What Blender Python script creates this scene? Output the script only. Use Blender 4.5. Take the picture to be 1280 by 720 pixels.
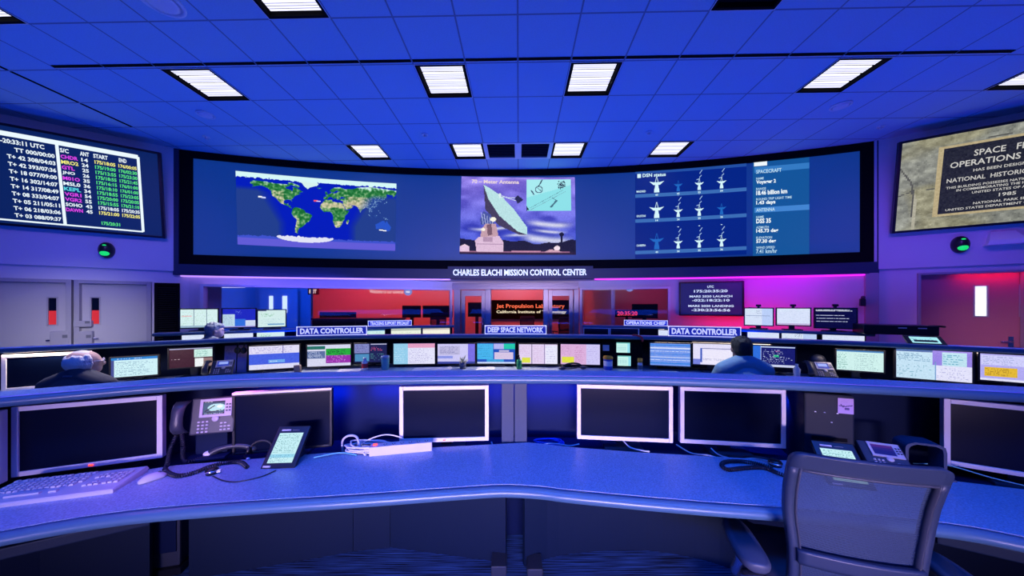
import bpy, bmesh, math, random
import numpy as np
from mathutils import Matrix, Vector, Euler
random.seed(7); RNG = np.random.default_rng(7)
S = bpy.context.scene; COL = S.collection
for o in list(bpy.data.objects): bpy.data.objects.remove(o)

# ------------------------------------------------------------------ camera, world, lights, exposure
F = 396.7; CX = 640.0; HY = 379.7; ZC = 1.6          # focal length and horizon of the 1280x720 frame, eye height
cam = bpy.data.objects.new('camera', bpy.data.cameras.new('camera')); COL.objects.link(cam)
cam.location = (0, 0, ZC); cam.rotation_euler = (math.pi/2, 0, 0)
cam.data.sensor_width = 36; cam.data.lens = 36*F/1280; cam.data.shift_y = (HY-360)/1280
cam.data.clip_start = .02
S.camera = cam
S.view_settings.view_transform = 'Standard'; S.view_settings.look = 'None'
S.view_settings.exposure = 0; S.view_settings.gamma = 1; S.view_settings.use_curve_mapping = False
w = bpy.data.worlds.new('world'); S.world = w; w.use_nodes = True
w.node_tree.nodes['Background'].inputs[0].default_value = (.035, .08, .62, 1)
w.node_tree.nodes['Background'].inputs[1].default_value = .30

def area(name, loc, target, sx, sy, power, color, spread=180):
    l = bpy.data.lights.new(name, 'AREA'); l.shape = 'RECTANGLE'; l.size = sx; l.size_y = sy
    l.energy = power; l.color = color; l.spread = math.radians(spread)
    o = bpy.data.objects.new(name, l); COL.objects.link(o); o.location = loc
    d = Vector(target)-Vector(loc); o.rotation_euler = d.to_track_quat('-Z', 'Y').to_euler()
    return o
BLUE = (.001, .062, 1.0)
area('blue_up_fill_consoles', (0, 5.0, 1.0), (0, 5.0, 5), 8.0, .5, 120, BLUE)  # this and the next three: unseen blue lamps added to brighten the ceiling
area('blue_up_fill_left', (-5.7, 3.7, 1.25), (-5.4, 3.2, 5), 1.5, .4, 38, BLUE)
area('blue_up_fill_right', (5.7, 3.6, 1.25), (5.4, 3.1, 5), 1.5, .4, 38, BLUE)
area('blue_up_fill_rear', (0, -1.0, 1.2), (0, .6, 5), 6.0, .6, 45, BLUE)
area('blue_desk_fill', (0, .3, 4.3), (0, 1.3, 0), 6.5, 1.4, 128, (.002, .115, 1.0), 120)  # unseen overhead fill added to brighten the desk
area('blue_floor_fill', (0, -2.0, 1.3), (0, 1.95, .0), 3.0, .3, 15, (.01, .12, 1.0), 40)  # unseen low fill added to bring up the carpet
area('front_fill', (0, -2.3, .90), (0, 3.2, 1.0), 3.6, .3, 26, (.95, .68, 1.0), 42)  # unseen frontal fill added to whiten the monitor bezels
# task lamps under the front shelf and the middle counter
area('shelf_led_centre', (.0, 2.10, 1.02), (.0, 2.30, .88), 1.9, .02, 9, (.004, .05, 1))
area('shelf_led_left', (-1.33, 2.03, 1.02), (-1.37, 2.22, .88), .5, .02, 4, (.004, .05, 1))
area('shelf_led_right', (1.47, 1.97, 1.02), (1.52, 2.16, .88), .4, .02, 4, (.004, .05, 1))
area('shelf_pink_led_left', (-1.62, 1.70, 1.125), (-1.60, 1.69, .7), 1.0, .02, 1.1, (.85, .22, 1))
for i_, (x_, y_, tx, ty, p_) in enumerate(((-4.25, 3.30, -4.2, 3.2, 7), (-2.6, 4.12, -2.55, 3.95, 4), (0, 4.33, 0, 4.1, 5), (2.5, 4.0, 2.45, 3.8, 3), (4.15, 3.30, 4.1, 3.2, 4), (-2.2, 5.85, -2.2, 5.5, 1.5), (2.2, 5.95, 2.2, 5.6, 1.5))):  # last two, under the rear counters, are added to light those monitors
    area('counter_task_and_fill_%d' % i_, (x_, y_, 1.12), (tx, ty, .7), 1.3, .02, p_, (1, .80, .66))
# narrow spots added to brighten the seated people, and unseen fills for the doors
area('spot_fill_left', (-3.95, 3.95, 4.30), (-3.30, 2.3, 1.2), .5, .5, 11, (1, .86, 1), 34)
area('spot_fill_right', (.95, 4.0, 4.30), (2.2, 2.9, 1.1), .5, .5, 3.5, (.8, .9, 1), 26)
area('spot_fill_rear', (-2.8, 5.95, 4.30), (-4.2, 4.4, 1.25), .5, .5, 5, (.9, .9, 1), 22)
area('door_fill_left', (-4.4, 2.8, 2.3), (-6.9, 5.0, 1.0), .5, .5, 4.5, (.86, .80, 1), 40)
area('door_fill_right', (4.6, 2.8, 2.3), (7.25, 4.7, 1.0), .4, .4, 1.4, (1, .5, .5), 30)

# ------------------------------------------------------------------ small helpers
def lin(c):
    return tuple(((v/255)/12.92 if v/255 <= .04045 else (((v/255)+.055)/1.055)**2.4) for v in c[:3])
def W(px, py, d): return Vector(((px-CX)/F*d, d, ZC-(py-HY)/F*d))
def G(px, py, z):
    d = (ZC-z)*F/(py-HY); return Vector(((px-CX)/F*d, d, z))

def mat(name, base=(.5,.5,.5), rough=.5, metal=0, emit=None, estr=1, spec=.5, noise=None, bump=None, alpha=None, trans=None):
    m = bpy.data.materials.new(name); m.use_nodes = True; nt = m.node_tree; p = nt.nodes['Principled BSDF']
    p.inputs['Base Color'].default_value = (*base, 1); p.inputs['Roughness'].default_value = rough
    p.inputs['Metallic'].default_value = metal; p.inputs['Specular IOR Level'].default_value = spec
    if emit:
        p.inputs['Emission Color'].default_value = (*emit, 1); p.inputs['Emission Strength'].default_value = estr
    if noise or bump:
        tc = nt.nodes.new('ShaderNodeTexCoord'); n = nt.nodes.new('ShaderNodeTexNoise')
        nt.links.new(tc.outputs['Object'], n.inputs['Vector']); n.inputs['Detail'].default_value = 3
        n.inputs['Scale'].default_value = (noise or bump)[0]
        if noise:
            mx = nt.nodes.new('ShaderNodeMix'); mx.data_type = 'RGBA'
            mx.inputs[6].default_value = (*[c*(1-noise[1]) for c in base], 1)
            mx.inputs[7].default_value = (*[min(1, c*(1+noise[1])) for c in base], 1)
            nt.links.new(n.outputs['Fac'], mx.inputs[0]); nt.links.new(mx.outputs[2], p.inputs['Base Color'])
        if bump:
            b = nt.nodes.new('ShaderNodeBump'); b.inputs['Strength'].default_value = bump[1]; b.inputs['Distance'].default_value = .01
            nt.links.new(n.outputs['Fac'], b.inputs['Height']); nt.links.new(b.outputs['Normal'], p.inputs['Normal'])
    return m
M = {}
M['wall'] = mat('wall_paint', (.72, .72, .74), .8, bump=(60, .05))
M['white_metal'] = mat('white_metal', (.86, .84, .86), .4)
M['door'] = mat('door_paint', (.46, .46, .50), .5)
M['dframe'] = mat('door_frame_paint', (.36, .36, .41), .5)
M['rdoor'] = mat('maroon_door_paint', (.42, .16, .24), .5)
M['black'] = mat('black_plastic', (.012, .012, .016), .35)
M['matte_black'] = mat('matte_black', (.004, .004, .006), .9, spec=.1)
M['navy'] = mat('navy_frame', (.03, .05, .10), .5)
M['darkgrey'] = mat('dark_grey_plastic', (.05, .055, .075), .45)
M['midgrey'] = mat('mid_grey_plastic', (.14, .15, .18), .45)
M['silver'] = mat('silver_plastic', (.88, .82, .86), .42)
M['beige'] = mat('pale_beige_plastic', (.66, .62, .64), .5)
M['desk'] = mat('speckled_laminate', (.36, .44, .56), .36, noise=(150, .75))
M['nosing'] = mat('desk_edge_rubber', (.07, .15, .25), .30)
M['strip'] = mat('lavender_edge_glint', (.55, .40, .72), .22)  # colour of a reflected light line along the shelf crease
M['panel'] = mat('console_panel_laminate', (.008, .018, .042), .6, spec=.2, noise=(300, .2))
M['backpanel'] = mat('console_back_board', (.008, .016, .055), .6, spec=.08)
M['post'] = mat('grey_post_laminate', (.06, .08, .13), .5, spec=.2)
M['glassdark'] = mat('dark_screen_glass', (.002, .005, .022), .22, spec=.16)
M['tower'] = mat('tower_case', (.008, .014, .028), .5, spec=.2)
M['alu'] = mat('aluminium_frame', (.40, .39, .46), .35, metal=.3)
M['whitewood'] = mat('white_trim', (.80, .78, .80), .5)
M['white'] = mat('white_paper', (.80, .80, .80), .7)
M['led_red'] = mat('red_led', (.2, .01, .01), .4, emit=(1, .05, .02), estr=3)
M['green_led'] = mat('green_lens', (.02, .3, .08), .3, emit=(.01, .9, .16), estr=.8)
M['lamp'] = mat('lamp_louver', (.8, .8, .8), .5, emit=(1, .98, .96), estr=1.05)
M['letter'] = mat('lit_lettering', (.8, .8, .8), .5, emit=(.75, .92, 1), estr=1.0)
M['signblue'] = mat('sign_blue_acrylic', (.02, .04, .42), .3, emit=(.015, .03, .38), estr=.5)  # faint glow added to the panel, as if backlit
M['signwhite'] = mat('sign_lettering', (.85, .85, .9), .4, emit=(.8, .82, 1), estr=.75)  # glow put into the lettering so it stays white under blue light
M['skin'] = mat('skin', (.62, .40, .32), .5)
M['skin2'] = mat('tan_skin', (.45, .27, .19), .5)
M['whitehair'] = mat('white_hair', (.72, .70, .70), .7, bump=(160, .5))
M['greyhair'] = mat('grey_hair', (.30, .31, .33), .7, bump=(160, .5))
M['blackhair'] = mat('black_hair', (.006, .006, .008), .7, bump=(160, .6))
M['blueshirt'] = mat('blue_grey_shirt', (.17, .28, .38), .85, bump=(40, .3))
M['darkshirt'] = mat('dark_shirt', (.03, .035, .05), .85)
M['greyshirt'] = mat('grey_shirt', (.16, .17, .22), .85)
M['trousers'] = mat('dark_trousers', (.03, .03, .05), .85)
M['chairplastic'] = mat('chair_frame_plastic', (.028, .042, .080), .42, bump=(500, .1))
M['armpad'] = mat('armrest_pad', (.06, .07, .10), .38)
M['chrome'] = mat('polished_metal', (.6, .6, .63), .2, metal=1)
M['fabric'] = mat('seat_fabric', (.06, .06, .08), .9)
M['cablewhite'] = mat('white_cable', (.72, .70, .74), .45)
M['cableblue'] = mat('blue_cable', (.03, .10, .60), .4)
M['cableblack'] = mat('black_cable', (.012, .014, .03), .4)
M['phone'] = mat('phone_charcoal', (.035, .04, .06), .38)
M['phonesilver'] = mat('phone_silver', (.50, .47, .52), .4)
M['teal'] = mat('teal_plastic', (.12, .42, .50), .4)
M['green'] = mat('green_plastic', (.03, .40, .10), .35)
M['yellow'] = mat('yellow_plastic', (.80, .50, .02), .5, emit=(.8, .5, .02), estr=.0)
M['orange'] = mat('orange_plastic', (.85, .40, .02), .5)
M['bluelabel'] = mat('blue_label', (.03, .08, .5), .5)
M['clear'] = mat('clear_bottle_plastic', (.55, .6, .68), .15)
M['stickyyellow'] = mat('yellow_note', (.75, .80, .08), .7)
M['leaf'] = mat('pale_leaf', (.50, .55, .40), .6)
M['red'] = mat('red_plastic', (.6, .03, .05), .5)
M['warm'] = mat('warm_lamp', (.8, .7, .5), .5, emit=(1, .78, .5), estr=2.0)
M['skylit'] = mat('lit_corridor_pane', (.8, .85, .9), .3, emit=(.80, .95, 1), estr=1.0)
M['redlit'] = mat('red_lit_pane', (.4, .02, .02), .3, emit=(.42, .016, .022), estr=1.0)  # glow stands in for the red-lit room behind the glass
M['pinkled'] = mat('pink_led_strip', (.6, .4, .8), .4, emit=(.55, .28, .95), estr=1.1)
M['magled'] = mat('magenta_led_strip', (.7, .2, .8), .4, emit=(.85, .02, .95), estr=1.3)

def glass_mat():
    m = bpy.data.materials.new('window_glass'); m.use_nodes = True; nt = m.node_tree
    for n in list(nt.nodes):
        if n.type != 'OUTPUT_MATERIAL': nt.nodes.remove(n)
    out = nt.nodes[0]; a = nt.nodes.new('ShaderNodeBsdfTransparent'); g = nt.nodes.new('ShaderNodeBsdfGlossy'); mx = nt.nodes.new('ShaderNodeMixShader')
    a.inputs[0].default_value = (.92, .93, .96, 1); g.inputs['Roughness'].default_value = .02; mx.inputs[0].default_value = .025
    nt.links.new(a.outputs[0], mx.inputs[1]); nt.links.new(g.outputs[0], mx.inputs[2]); nt.links.new(mx.outputs[0], out.inputs[0])
    return m
M['glass'] = glass_mat()
def weave_mat():
    m = bpy.data.materials.new('chair_mesh_weave'); m.use_nodes = True; nt = m.node_tree
    p = nt.nodes['Principled BSDF']; p.inputs['Base Color'].default_value = (.026, .050, .105, 1); p.inputs['Roughness'].default_value = .7
    out = [n for n in nt.nodes if n.type == 'OUTPUT_MATERIAL'][0]
    tr = nt.nodes.new('ShaderNodeBsdfTransparent'); mx = nt.nodes.new('ShaderNodeMixShader')
    tc = nt.nodes.new('ShaderNodeTexCoord'); wv = nt.nodes.new('ShaderNodeTexWave'); wv.bands_direction = 'Z'
    wv.inputs['Scale'].default_value = 55; wv.inputs['Distortion'].default_value = .6
    nt.links.new(tc.outputs['Object'], wv.inputs['Vector'])
    mr = nt.nodes.new('ShaderNodeMapRange'); mr.inputs[3].default_value = .70; mr.inputs[4].default_value = .92
    nt.links.new(wv.outputs['Fac'], mr.inputs[0]); nt.links.new(mr.outputs[0], mx.inputs[0])
    nt.links.new(tr.outputs[0], mx.inputs[1]); nt.links.new(p.outputs[0], mx.inputs[2]); nt.links.new(mx.outputs[0], out.inputs[0])
    return m
M['weave'] = weave_mat()
def raster_mat(name, strength):
    m = bpy.data.materials.new(name); m.use_nodes = True; nt = m.node_tree; p = nt.nodes['Principled BSDF']
    at = nt.nodes.new('ShaderNodeAttribute'); at.attribute_name = 'pic'
    p.inputs['Base Color'].default_value = (.004, .004, .006, 1); p.inputs['Roughness'].default_value = .45
    p.inputs['Specular IOR Level'].default_value = .25
    nt.links.new(at.outputs['Color'], p.inputs['Emission Color']); p.inputs['Emission Strength'].default_value = strength
    return m
M['raster'] = raster_mat('display_picture', 1.0)
def print_mat():
    m = bpy.data.materials.new('printed_paper'); m.use_nodes = True; nt = m.node_tree; p = nt.nodes['Principled BSDF']
    at = nt.nodes.new('ShaderNodeAttribute'); at.attribute_name = 'pic'
    nt.links.new(at.outputs['Color'], p.inputs['Base Color']); p.inputs['Roughness'].default_value = .7
    return m
M['print'] = print_mat()
_em = {}
def emat(c, s=1.0):
    k = (tuple(c), s)
    if k not in _em: _em[k] = mat('lit_text_%d' % len(_em), (.02, .02, .02), .5, emit=lin(c), estr=s)
    return _em[k]

class MB:
    """collects shapes in a bmesh and links them as ONE mesh object"""
    def __init__(s): s.bm = bmesh.new(); s.mats = []; s.smooth = False
    def mi(s, m):
        if m not in s.mats: s.mats.append(m)
        return s.mats.index(m)
    def _fin(s, faces, m, smooth=False):
        i = s.mi(m)
        for f in faces: f.material_index = i; f.smooth = smooth
    def box(s, c, size, m, rot=None, bev=0, mtx=None):
        T = Matrix.Translation(c) @ ((Euler(rot).to_matrix().to_4x4()) if rot else Matrix()) @ Matrix.Diagonal((*size, 1))
        if mtx: T = mtx @ T
        r = bmesh.ops.create_cube(s.bm, size=1, matrix=T); vs = r['verts']
        fs = list({f for v in vs for f in v.link_faces})
        if bev:
            es = list({e for v in vs for e in v.link_edges})
            rr = bmesh.ops.bevel(s.bm, geom=es, offset=bev, segments=2, affect='EDGES', profile=.6)
            fs = list({f for f in rr['faces']} | {f for v in rr['verts'] for f in v.link_faces})
        s._fin(fs, m, False); return s
    def poly(s, pts, m):
        f = s.bm.faces.new([s.bm.verts.new(p) for p in pts]); s._fin([f], m); return s
    def prism(s, pts, z0, z1, m):
        n = len(pts); a = [s.bm.verts.new((p[0], p[1], z0)) for p in pts]; b = [s.bm.verts.new((p[0], p[1], z1)) for p in pts]
        fs = [s.bm.faces.new(b), s.bm.faces.new(a[::-1])]
        for i in range(n): fs.append(s.bm.faces.new((a[i], a[(i+1) % n], b[(i+1) % n], b[i])))
        s._fin(fs, m); return s
    def grid(s, rows, m, smooth=True, closed_u=False, cap=False):
        vs = [[s.bm.verts.new(p) for p in r] for r in rows]; fs = []
        n = len(rows[0])
        for j in range(len(vs)-1):
            for i in range(n if closed_u else n-1):
                k = (i+1) % n
                fs.append(s.bm.faces.new((vs[j][i], vs[j][k], vs[j+1][k], vs[j+1][i])))
        if cap:
            fs.append(s.bm.faces.new(vs[0][::-1])); fs.append(s.bm.faces.new(vs[-1]))
        s._fin(fs, m, smooth); return s
    def tube(s, pts, r, m, seg=8, cap=True):
        pts = [Vector(p) for p in pts]; rows = []; n = len(pts); up = Vector((0, 0, 1)); prev = None
        for i, p in enumerate(pts):
            t = (pts[min(i+1, n-1)]-pts[max(i-1, 0)]).normalized()
            if prev is None:
                a = t.orthogonal().normalized()
            else:
                a = (prev - t*prev.dot(t))
                a = a.normalized() if a.length > 1e-6 else t.orthogonal().normalized()
            prev = a; b = t.cross(a); rr = r[i] if isinstance(r, (list, tuple)) else r
            rows.append([p+a*math.cos(2*math.pi*k/seg)*rr+b*math.sin(2*math.pi*k/seg)*rr for k in range(seg)])
        return s.grid(rows, m, True, True, cap)
    def lathe(s, prof, m, c=(0, 0, 0), seg=20, mtx=None):
        rows = []
        for r, z in prof:
            row = [Vector((c[0]+r*math.cos(2*math.pi*k/seg), c[1]+r*math.sin(2*math.pi*k/seg), c[2]+z)) for k in range(seg)]
            if mtx: row = [mtx @ v for v in row]
            rows.append(row)
        return s.grid(rows, m, True, True, True)
    def ball(s, c, r, m, seg=14, mtx=None):
        r = (r, r, r) if not isinstance(r, (tuple, list)) else r
        T = (mtx or Matrix()) @ Matrix.Translation(c) @ Matrix.Diagonal((*r, 1))
        q = bmesh.ops.create_uvsphere(s.bm, u_segments=seg, v_segments=max(6, seg*2//3), radius=1, matrix=T)
        s._fin({f for v in q['verts'] for f in v.link_faces}, m, True); return s
    def mesh(s, vf, fn, m):
        vs = [s.bm.verts.new(fn(v)) for v in vf[0]]; fs = []
        for f in vf[1]:
            try: fs.append(s.bm.faces.new([vs[i] for i in f]))
            except ValueError: pass
        s._fin(fs, m); return s
    def build(s, name, parent=None, mods=None):
        me = bpy.data.meshes.new(name); s.bm.normal_update(); s.bm.to_mesh(me); s.bm.free()
        for m in s.mats: me.materials.append(m)
        o = bpy.data.objects.new(name, me); COL.objects.link(o)
        if parent: o.parent = parent
        return o

def tag(o, label, cat, group=None):
    o['label'] = label; o['category'] = cat
    if group: o['group'] = group
    return o
def thing(name, label, cat, loc=(0, 0, 0), rot=0, group=None):
    o = bpy.data.objects.new(name, None); COL.objects.link(o); o.location = loc
    o.rotation_euler = rot if isinstance(rot, tuple) else (0, 0, rot); o.empty_display_size = .1
    return tag(o, label, cat, group)
def struct(o): o['kind'] = 'structure'; return o
def dup(root, loc, rotz, label=None, group=None):
    r = root.copy(); COL.objects.link(r); r.location = loc; r.rotation_euler = (0, 0, rotz)
    if label: r['label'] = label
    if group: r['group'] = group
    for ch in list(root.children):
        c = ch.copy(); COL.objects.link(c); c.parent = r
        for g in ch.children:
            d = g.copy(); COL.objects.link(d); d.parent = c
    return r
def mtx_of(loc, rot):
    e = rot if isinstance(rot, tuple) else (0, 0, rot)
    return Matrix.Translation(loc) @ Euler(e).to_matrix().to_4x4()
def PL(mx, px, py):
    """local (x, z) where the sight line through a pixel meets the y=0 plane of a placed object"""
    inv = mx.inverted(); o = inv @ Vector((0, 0, ZC)); d = (inv @ W(px, py, 1)) - o
    t = -o.y/d.y; p = o+d*t; return p.x, p.z

# text --------------------------------------------------------------
_tc = {}
def text_vf(body, bold=.0):
    k = (body, bold)
    if k in _tc: return _tc[k]
    cu = bpy.data.curves.new('t', 'FONT'); cu.body = body; cu.size = 1; cu.offset = bold; cu.resolution_u = 2
    ob = bpy.data.objects.new('t', cu); COL.objects.link(ob)
    me = bpy.data.meshes.new_from_object(ob.evaluated_get(bpy.context.evaluated_depsgraph_get()))
    v = [Vector(x.co) for x in me.vertices]; f = [tuple(p.vertices) for p in me.polygons]
    bpy.data.objects.remove(ob); bpy.data.curves.remove(cu); bpy.data.meshes.remove(me)
    x0 = min(p.x for p in v); x1 = max(p.x for p in v); y0 = min(p.y for p in v); y1 = max(p.y for p in v)
    v = [Vector(((p.x-x0)/max(1e-6, x1-x0), (p.y-y0)/max(1e-6, y1-y0), 0)) for p in v]
    _tc[k] = (v, f, (x1-x0)/max(1e-6, (y1-y0))); return _tc[k]
def text_fit(mb, body, x0, x1, z0, z1, m, y=-.002, bold=.015, fn=None, shear=0):
    """lettering filling the rectangle x0..x1, z0..z1 of an xz plane (or mapped by fn)"""
    vf = text_vf(body, bold)
    if fn is None: fn = lambda x, z: Vector((x, y, z))
    mb.mesh(vf, lambda p: fn(x0+(x1-x0)*p.x, z0+(z1-z0)*p.y+shear*(p.x)), m)
def text_h(mb, body, x0, zc, h, m, y=-.002, bold=.015, align='l', sx=1):
    a = text_vf(body, bold)[2]*h*sx
    if align == 'c': x0 -= a/2
    if align == 'r': x0 -= a
    text_fit(mb, body, x0, x0+a, zc-h/2, zc+h/2, m, y, bold)
    return a

# pictures on displays: a grid of cells with one colour each -----------
class Pic:
    def __init__(s, nx, ny, bg=(0, 0, 0)):
        s.nx, s.ny = nx, ny; s.a = np.zeros((ny, nx, 3)); s.a[:] = bg
        s.Y, s.X = np.mgrid[0:ny, 0:nx]; s.X = (s.X+.5)/nx; s.Y = (s.Y+.5)/ny
    def rect(s, x0, y0, x1, y1, c): s.a[(s.X >= x0) & (s.X < x1) & (s.Y >= y0) & (s.Y < y1)] = c; return s
    def mask(s, pts):
        m = np.zeros(s.X.shape, bool); n = len(pts)
        for i in range(n):
            (xa, ya), (xb, yb) = pts[i], pts[(i+1) % n]
            if ya == yb: continue
            c = ((ya > s.Y) != (yb > s.Y)) & (s.X < (xb-xa)*(s.Y-ya)/(yb-ya)+xa); m ^= c
        return m
    def poly(s, pts, c): s.a[s.mask(pts)] = c; return s
    def ell(s, x, y, rx, ry, c): s.a[((s.X-x)/rx)**2+((s.Y-y)/ry)**2 < 1] = c; return s
    def line(s, x0, y0, x1, y1, wd, c):
        L = math.hypot(x1-x0, y1-y0)+1e-9; t = np.clip(((s.X-x0)*(x1-x0)+(s.Y-y0)*(y1-y0))/L**2, 0, 1)
        s.a[np.hypot(s.X-x0-t*(x1-x0), s.Y-y0-t*(y1-y0)) < wd] = c; return s
    def lines(s, x0, y0, x1, y1, c, n, dens=.6, wv=.7):
        """rows of words too small to read"""
        rows = np.arange(s.ny); cols = np.arange(s.nx)
        for k in range(n):
            j = int((y0+(y1-y0)*(k+.5)/n)*s.ny); e = x0+(x1-x0)*random.uniform(wv, 1)
            for i in range(int(x0*s.nx), int(e*s.nx)):
                if 0 <= j < s.ny and 0 <= i < s.nx and random.random() < dens: s.a[j, i] = c
        return s
    def noise(s, amt):
        s.a = np.clip(s.a+RNG.normal(0, amt, s.a.shape[:2])[..., None], 0, 255); return s
def pic_obj(pic, fn, name, parent, m='raster'):
    """fn(u, v): u 0..1 left to right, v 0..1 top to bottom"""
    nx, ny = pic.nx, pic.ny
    vs = [tuple(fn(i/nx, j/ny)) for j in range(ny+1) for i in range(nx+1)]
    fs = [(j*(nx+1)+i, (j+1)*(nx+1)+i, (j+1)*(nx+1)+i+1, j*(nx+1)+i+1) for j in range(ny) for i in range(nx)]
    me = bpy.data.meshes.new(name); me.from_pydata(vs, [], fs)
    c = pic.a.reshape(-1, 3)/255.0; c = np.where(c <= .04045, c/12.92, ((c+.055)/1.055)**2.4)
    c = np.repeat(np.c_[c, np.ones(len(c))], 4, axis=0).astype(np.float32)
    at = me.color_attributes.new('pic', 'FLOAT_COLOR', 'CORNER'); at.data.foreach_set('color', c.ravel())
    me.materials.append(M[m]); o = bpy.data.objects.new(name, me); COL.objects.link(o)
    if parent: o.parent = parent
    return o

# paths --------------------------------------------------------------
def normals(path):
    ns = []; n = len(path)
    for i in range(n):
        a = Vector(path[max(i-1, 0)]); b = Vector(path[min(i+1, n-1)]); c = Vector(path[i])
        def nn(p, q): d = (q-p).normalized(); return Vector((d.y, -d.x))      # towards the viewer for left-to-right paths
        if i == 0: v = nn(c, b)
        elif i == n-1: v = nn(a, c)
        else:
            v = (nn(a, c)+nn(c, b)); v.normalize(); v /= max(.5, v.dot(nn(a, c)))
        ns.append(v)
    return ns
def offset(path, d): return [tuple(Vector(p)-n*d) for p, n in zip(path, normals(path))]      # d>0: away from the viewer
def smooth(path, it=2):
    for _ in range(it):
        q = [path[0]]
        for a, b in zip(path, path[1:]):
            q += [(a[0]*.75+b[0]*.25, a[1]*.75+b[1]*.25), (a[0]*.25+b[0]*.75, a[1]*.25+b[1]*.75)]
        path = q+[path[-1]]
    return path
def sweep(mb, prof, path, z, m):
    ns = normals(path)
    rows = [[Vector((p[0]+n.x*u, p[1]+n.y*u, z+h)) for u, h in prof] for p, n in zip(path, ns)]
    mb.grid(rows, m, True, False)
    for r in (rows[0], rows[-1]): mb.poly(r, m)
def on_path(px, path):
    k = (px-CX)/F
    for a, b in zip(path, path[1:]):
        den = (b[0]-a[0])-k*(b[1]-a[1])
        if abs(den) < 1e-9: continue
        t = (k*a[1]-a[0])/den
        if -1e-6 <= t <= 1+1e-6: return a[0]+(b[0]-a[0])*t, a[1]+(b[1]-a[1])*t
    raise ValueError(px)
def spline(pts, n=8):
    P = [Vector(p) for p in pts]; P = [P[0]*2-P[1]]+P+[P[-1]*2-P[-2]]; out = []
    for i in range(1, len(P)-2):
        a, b, c, d = P[i-1:i+3]
        for k in range(n):
            t = k/n; out.append(.5*((2*b)+(c-a)*t+(2*a-5*b+4*c-d)*t*t+(3*b-a-3*c+d)*t**3))
    return out+[P[-2]]

# ------------------------------------------------------------------ the setting: floor, ceiling, walls
ZCL = 4.397
YAW = .02086; T = .61
GM = Matrix.Rotation(-YAW, 4, 'Z')            # the ceiling grid is turned 1.2 degrees from the view
def GP(c, r, z=0):                            # grid corner (column, row) in room coordinates, height z from the ceiling
    return GM @ Vector(((c-.015)*T, (r+5.032)*T, ZCL+z))
lights_on = [(-7, 1), (-2, 1), (1, 1), (6, 1), (10, 1), (-9, -1), (-4, -1), (3, -1), (-5, 4), (-2, 4), (1, 4), (4, 4)]
vents = [(-1, 4), (0, 4)]
def ceiling_mat():
    m = bpy.data.materials.new('ceiling_tiles'); m.use_nodes = True; nt = m.node_tree; p = nt.nodes['Principled BSDF']
    p.inputs['Roughness'].default_value = .85
    tc = nt.nodes.new('ShaderNodeTexCoord'); sp = nt.nodes.new('ShaderNodeSeparateXYZ'); nt.links.new(tc.outputs['Object'], sp.inputs[0])
    def mth(op, a, b=None):
        n = nt.nodes.new('ShaderNodeMath'); n.operation = op
        for i, v in enumerate((a, b)):
            if v is None: continue
            if isinstance(v, (int, float)): n.inputs[i].default_value = v
            else: nt.links.new(v, n.inputs[i])
        return n.outputs[0]
    def edge(x): return mth('LESS_THAN', mth('PINGPONG', mth('ADD', x, 0), T/2), .0085)
    l = mth('MAXIMUM', edge(sp.outputs[0]), edge(sp.outputs[1]))
    no = nt.nodes.new('ShaderNodeTexNoise'); no.inputs['Scale'].default_value = 90; no.inputs['Detail'].default_value = 4; nt.links.new(tc.outputs['Object'], no.inputs['Vector'])
    mx = nt.nodes.new('ShaderNodeMix'); mx.data_type = 'RGBA'; nt.links.new(no.outputs['Fac'], mx.inputs[0])
    mx.inputs[6].default_value = (.33, .53, .66, 1); mx.inputs[7].default_value = (.44, .71, .88, 1)  # white tiles, with the room's blue light tinted into their colour
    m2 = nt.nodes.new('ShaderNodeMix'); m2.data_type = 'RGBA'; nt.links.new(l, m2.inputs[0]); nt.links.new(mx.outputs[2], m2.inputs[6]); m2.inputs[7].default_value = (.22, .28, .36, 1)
    nt.links.new(m2.outputs[2], p.inputs['Base Color'])
    b = nt.nodes.new('ShaderNodeBump'); b.inputs['Strength'].default_value = .25; b.inputs['Distance'].default_value = .006
    nt.links.new(no.outputs['Fac'], b.inputs['Height']); nt.links.new(b.outputs[0], p.inputs['Normal'])
    return m
M['ceiling'] = ceiling_mat()
mb = MB()
SLOTROW = 1; SG = .032                           # a slot runs along the front edge of row 1 and along columns -10 and 10
for c in range(-15, 15):
    for r in range(-11, 7):
        if (c, r) in lights_on or (c, r) in vents: continue
        f0 = 0
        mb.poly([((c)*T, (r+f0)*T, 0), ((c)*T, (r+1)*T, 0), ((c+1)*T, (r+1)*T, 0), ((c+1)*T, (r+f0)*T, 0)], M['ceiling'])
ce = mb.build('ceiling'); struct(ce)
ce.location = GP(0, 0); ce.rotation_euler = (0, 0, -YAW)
# floor
def carpet_mat():
    m = bpy.data.materials.new('dark_carpet'); m.use_nodes = True; nt = m.node_tree; p = nt.nodes['Principled BSDF']; p.inputs['Roughness'].default_value = .95
    tc = nt.nodes.new('ShaderNodeTexCoord'); mp = nt.nodes.new('ShaderNodeMapping'); mp.inputs['Scale'].default_value = (1.6, 90, 1)
    no = nt.nodes.new('ShaderNodeTexNoise'); no.inputs['Scale'].default_value = 2.2; no.inputs['Detail'].default_value = 4
    nt.links.new(tc.outputs['Object'], mp.inputs[0]); nt.links.new(mp.outputs[0], no.inputs['Vector'])
    cr = nt.nodes.new('ShaderNodeValToRGB'); e = cr.color_ramp.elements
    e[0].position = .42; e[0].color = (.012, .016, .03, 1); e[1].position = .62; e[1].color = (.10, .24, .52, 1)
    nt.links.new(no.outputs['Fac'], cr.inputs[0]); nt.links.new(cr.outputs[0], p.inputs['Base Color'])
    return m
M['carpet'] = carpet_mat()
M['tan'] = mat('tan_carpet', (.52, .46, .34), .9, noise=(120, .45))
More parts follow.
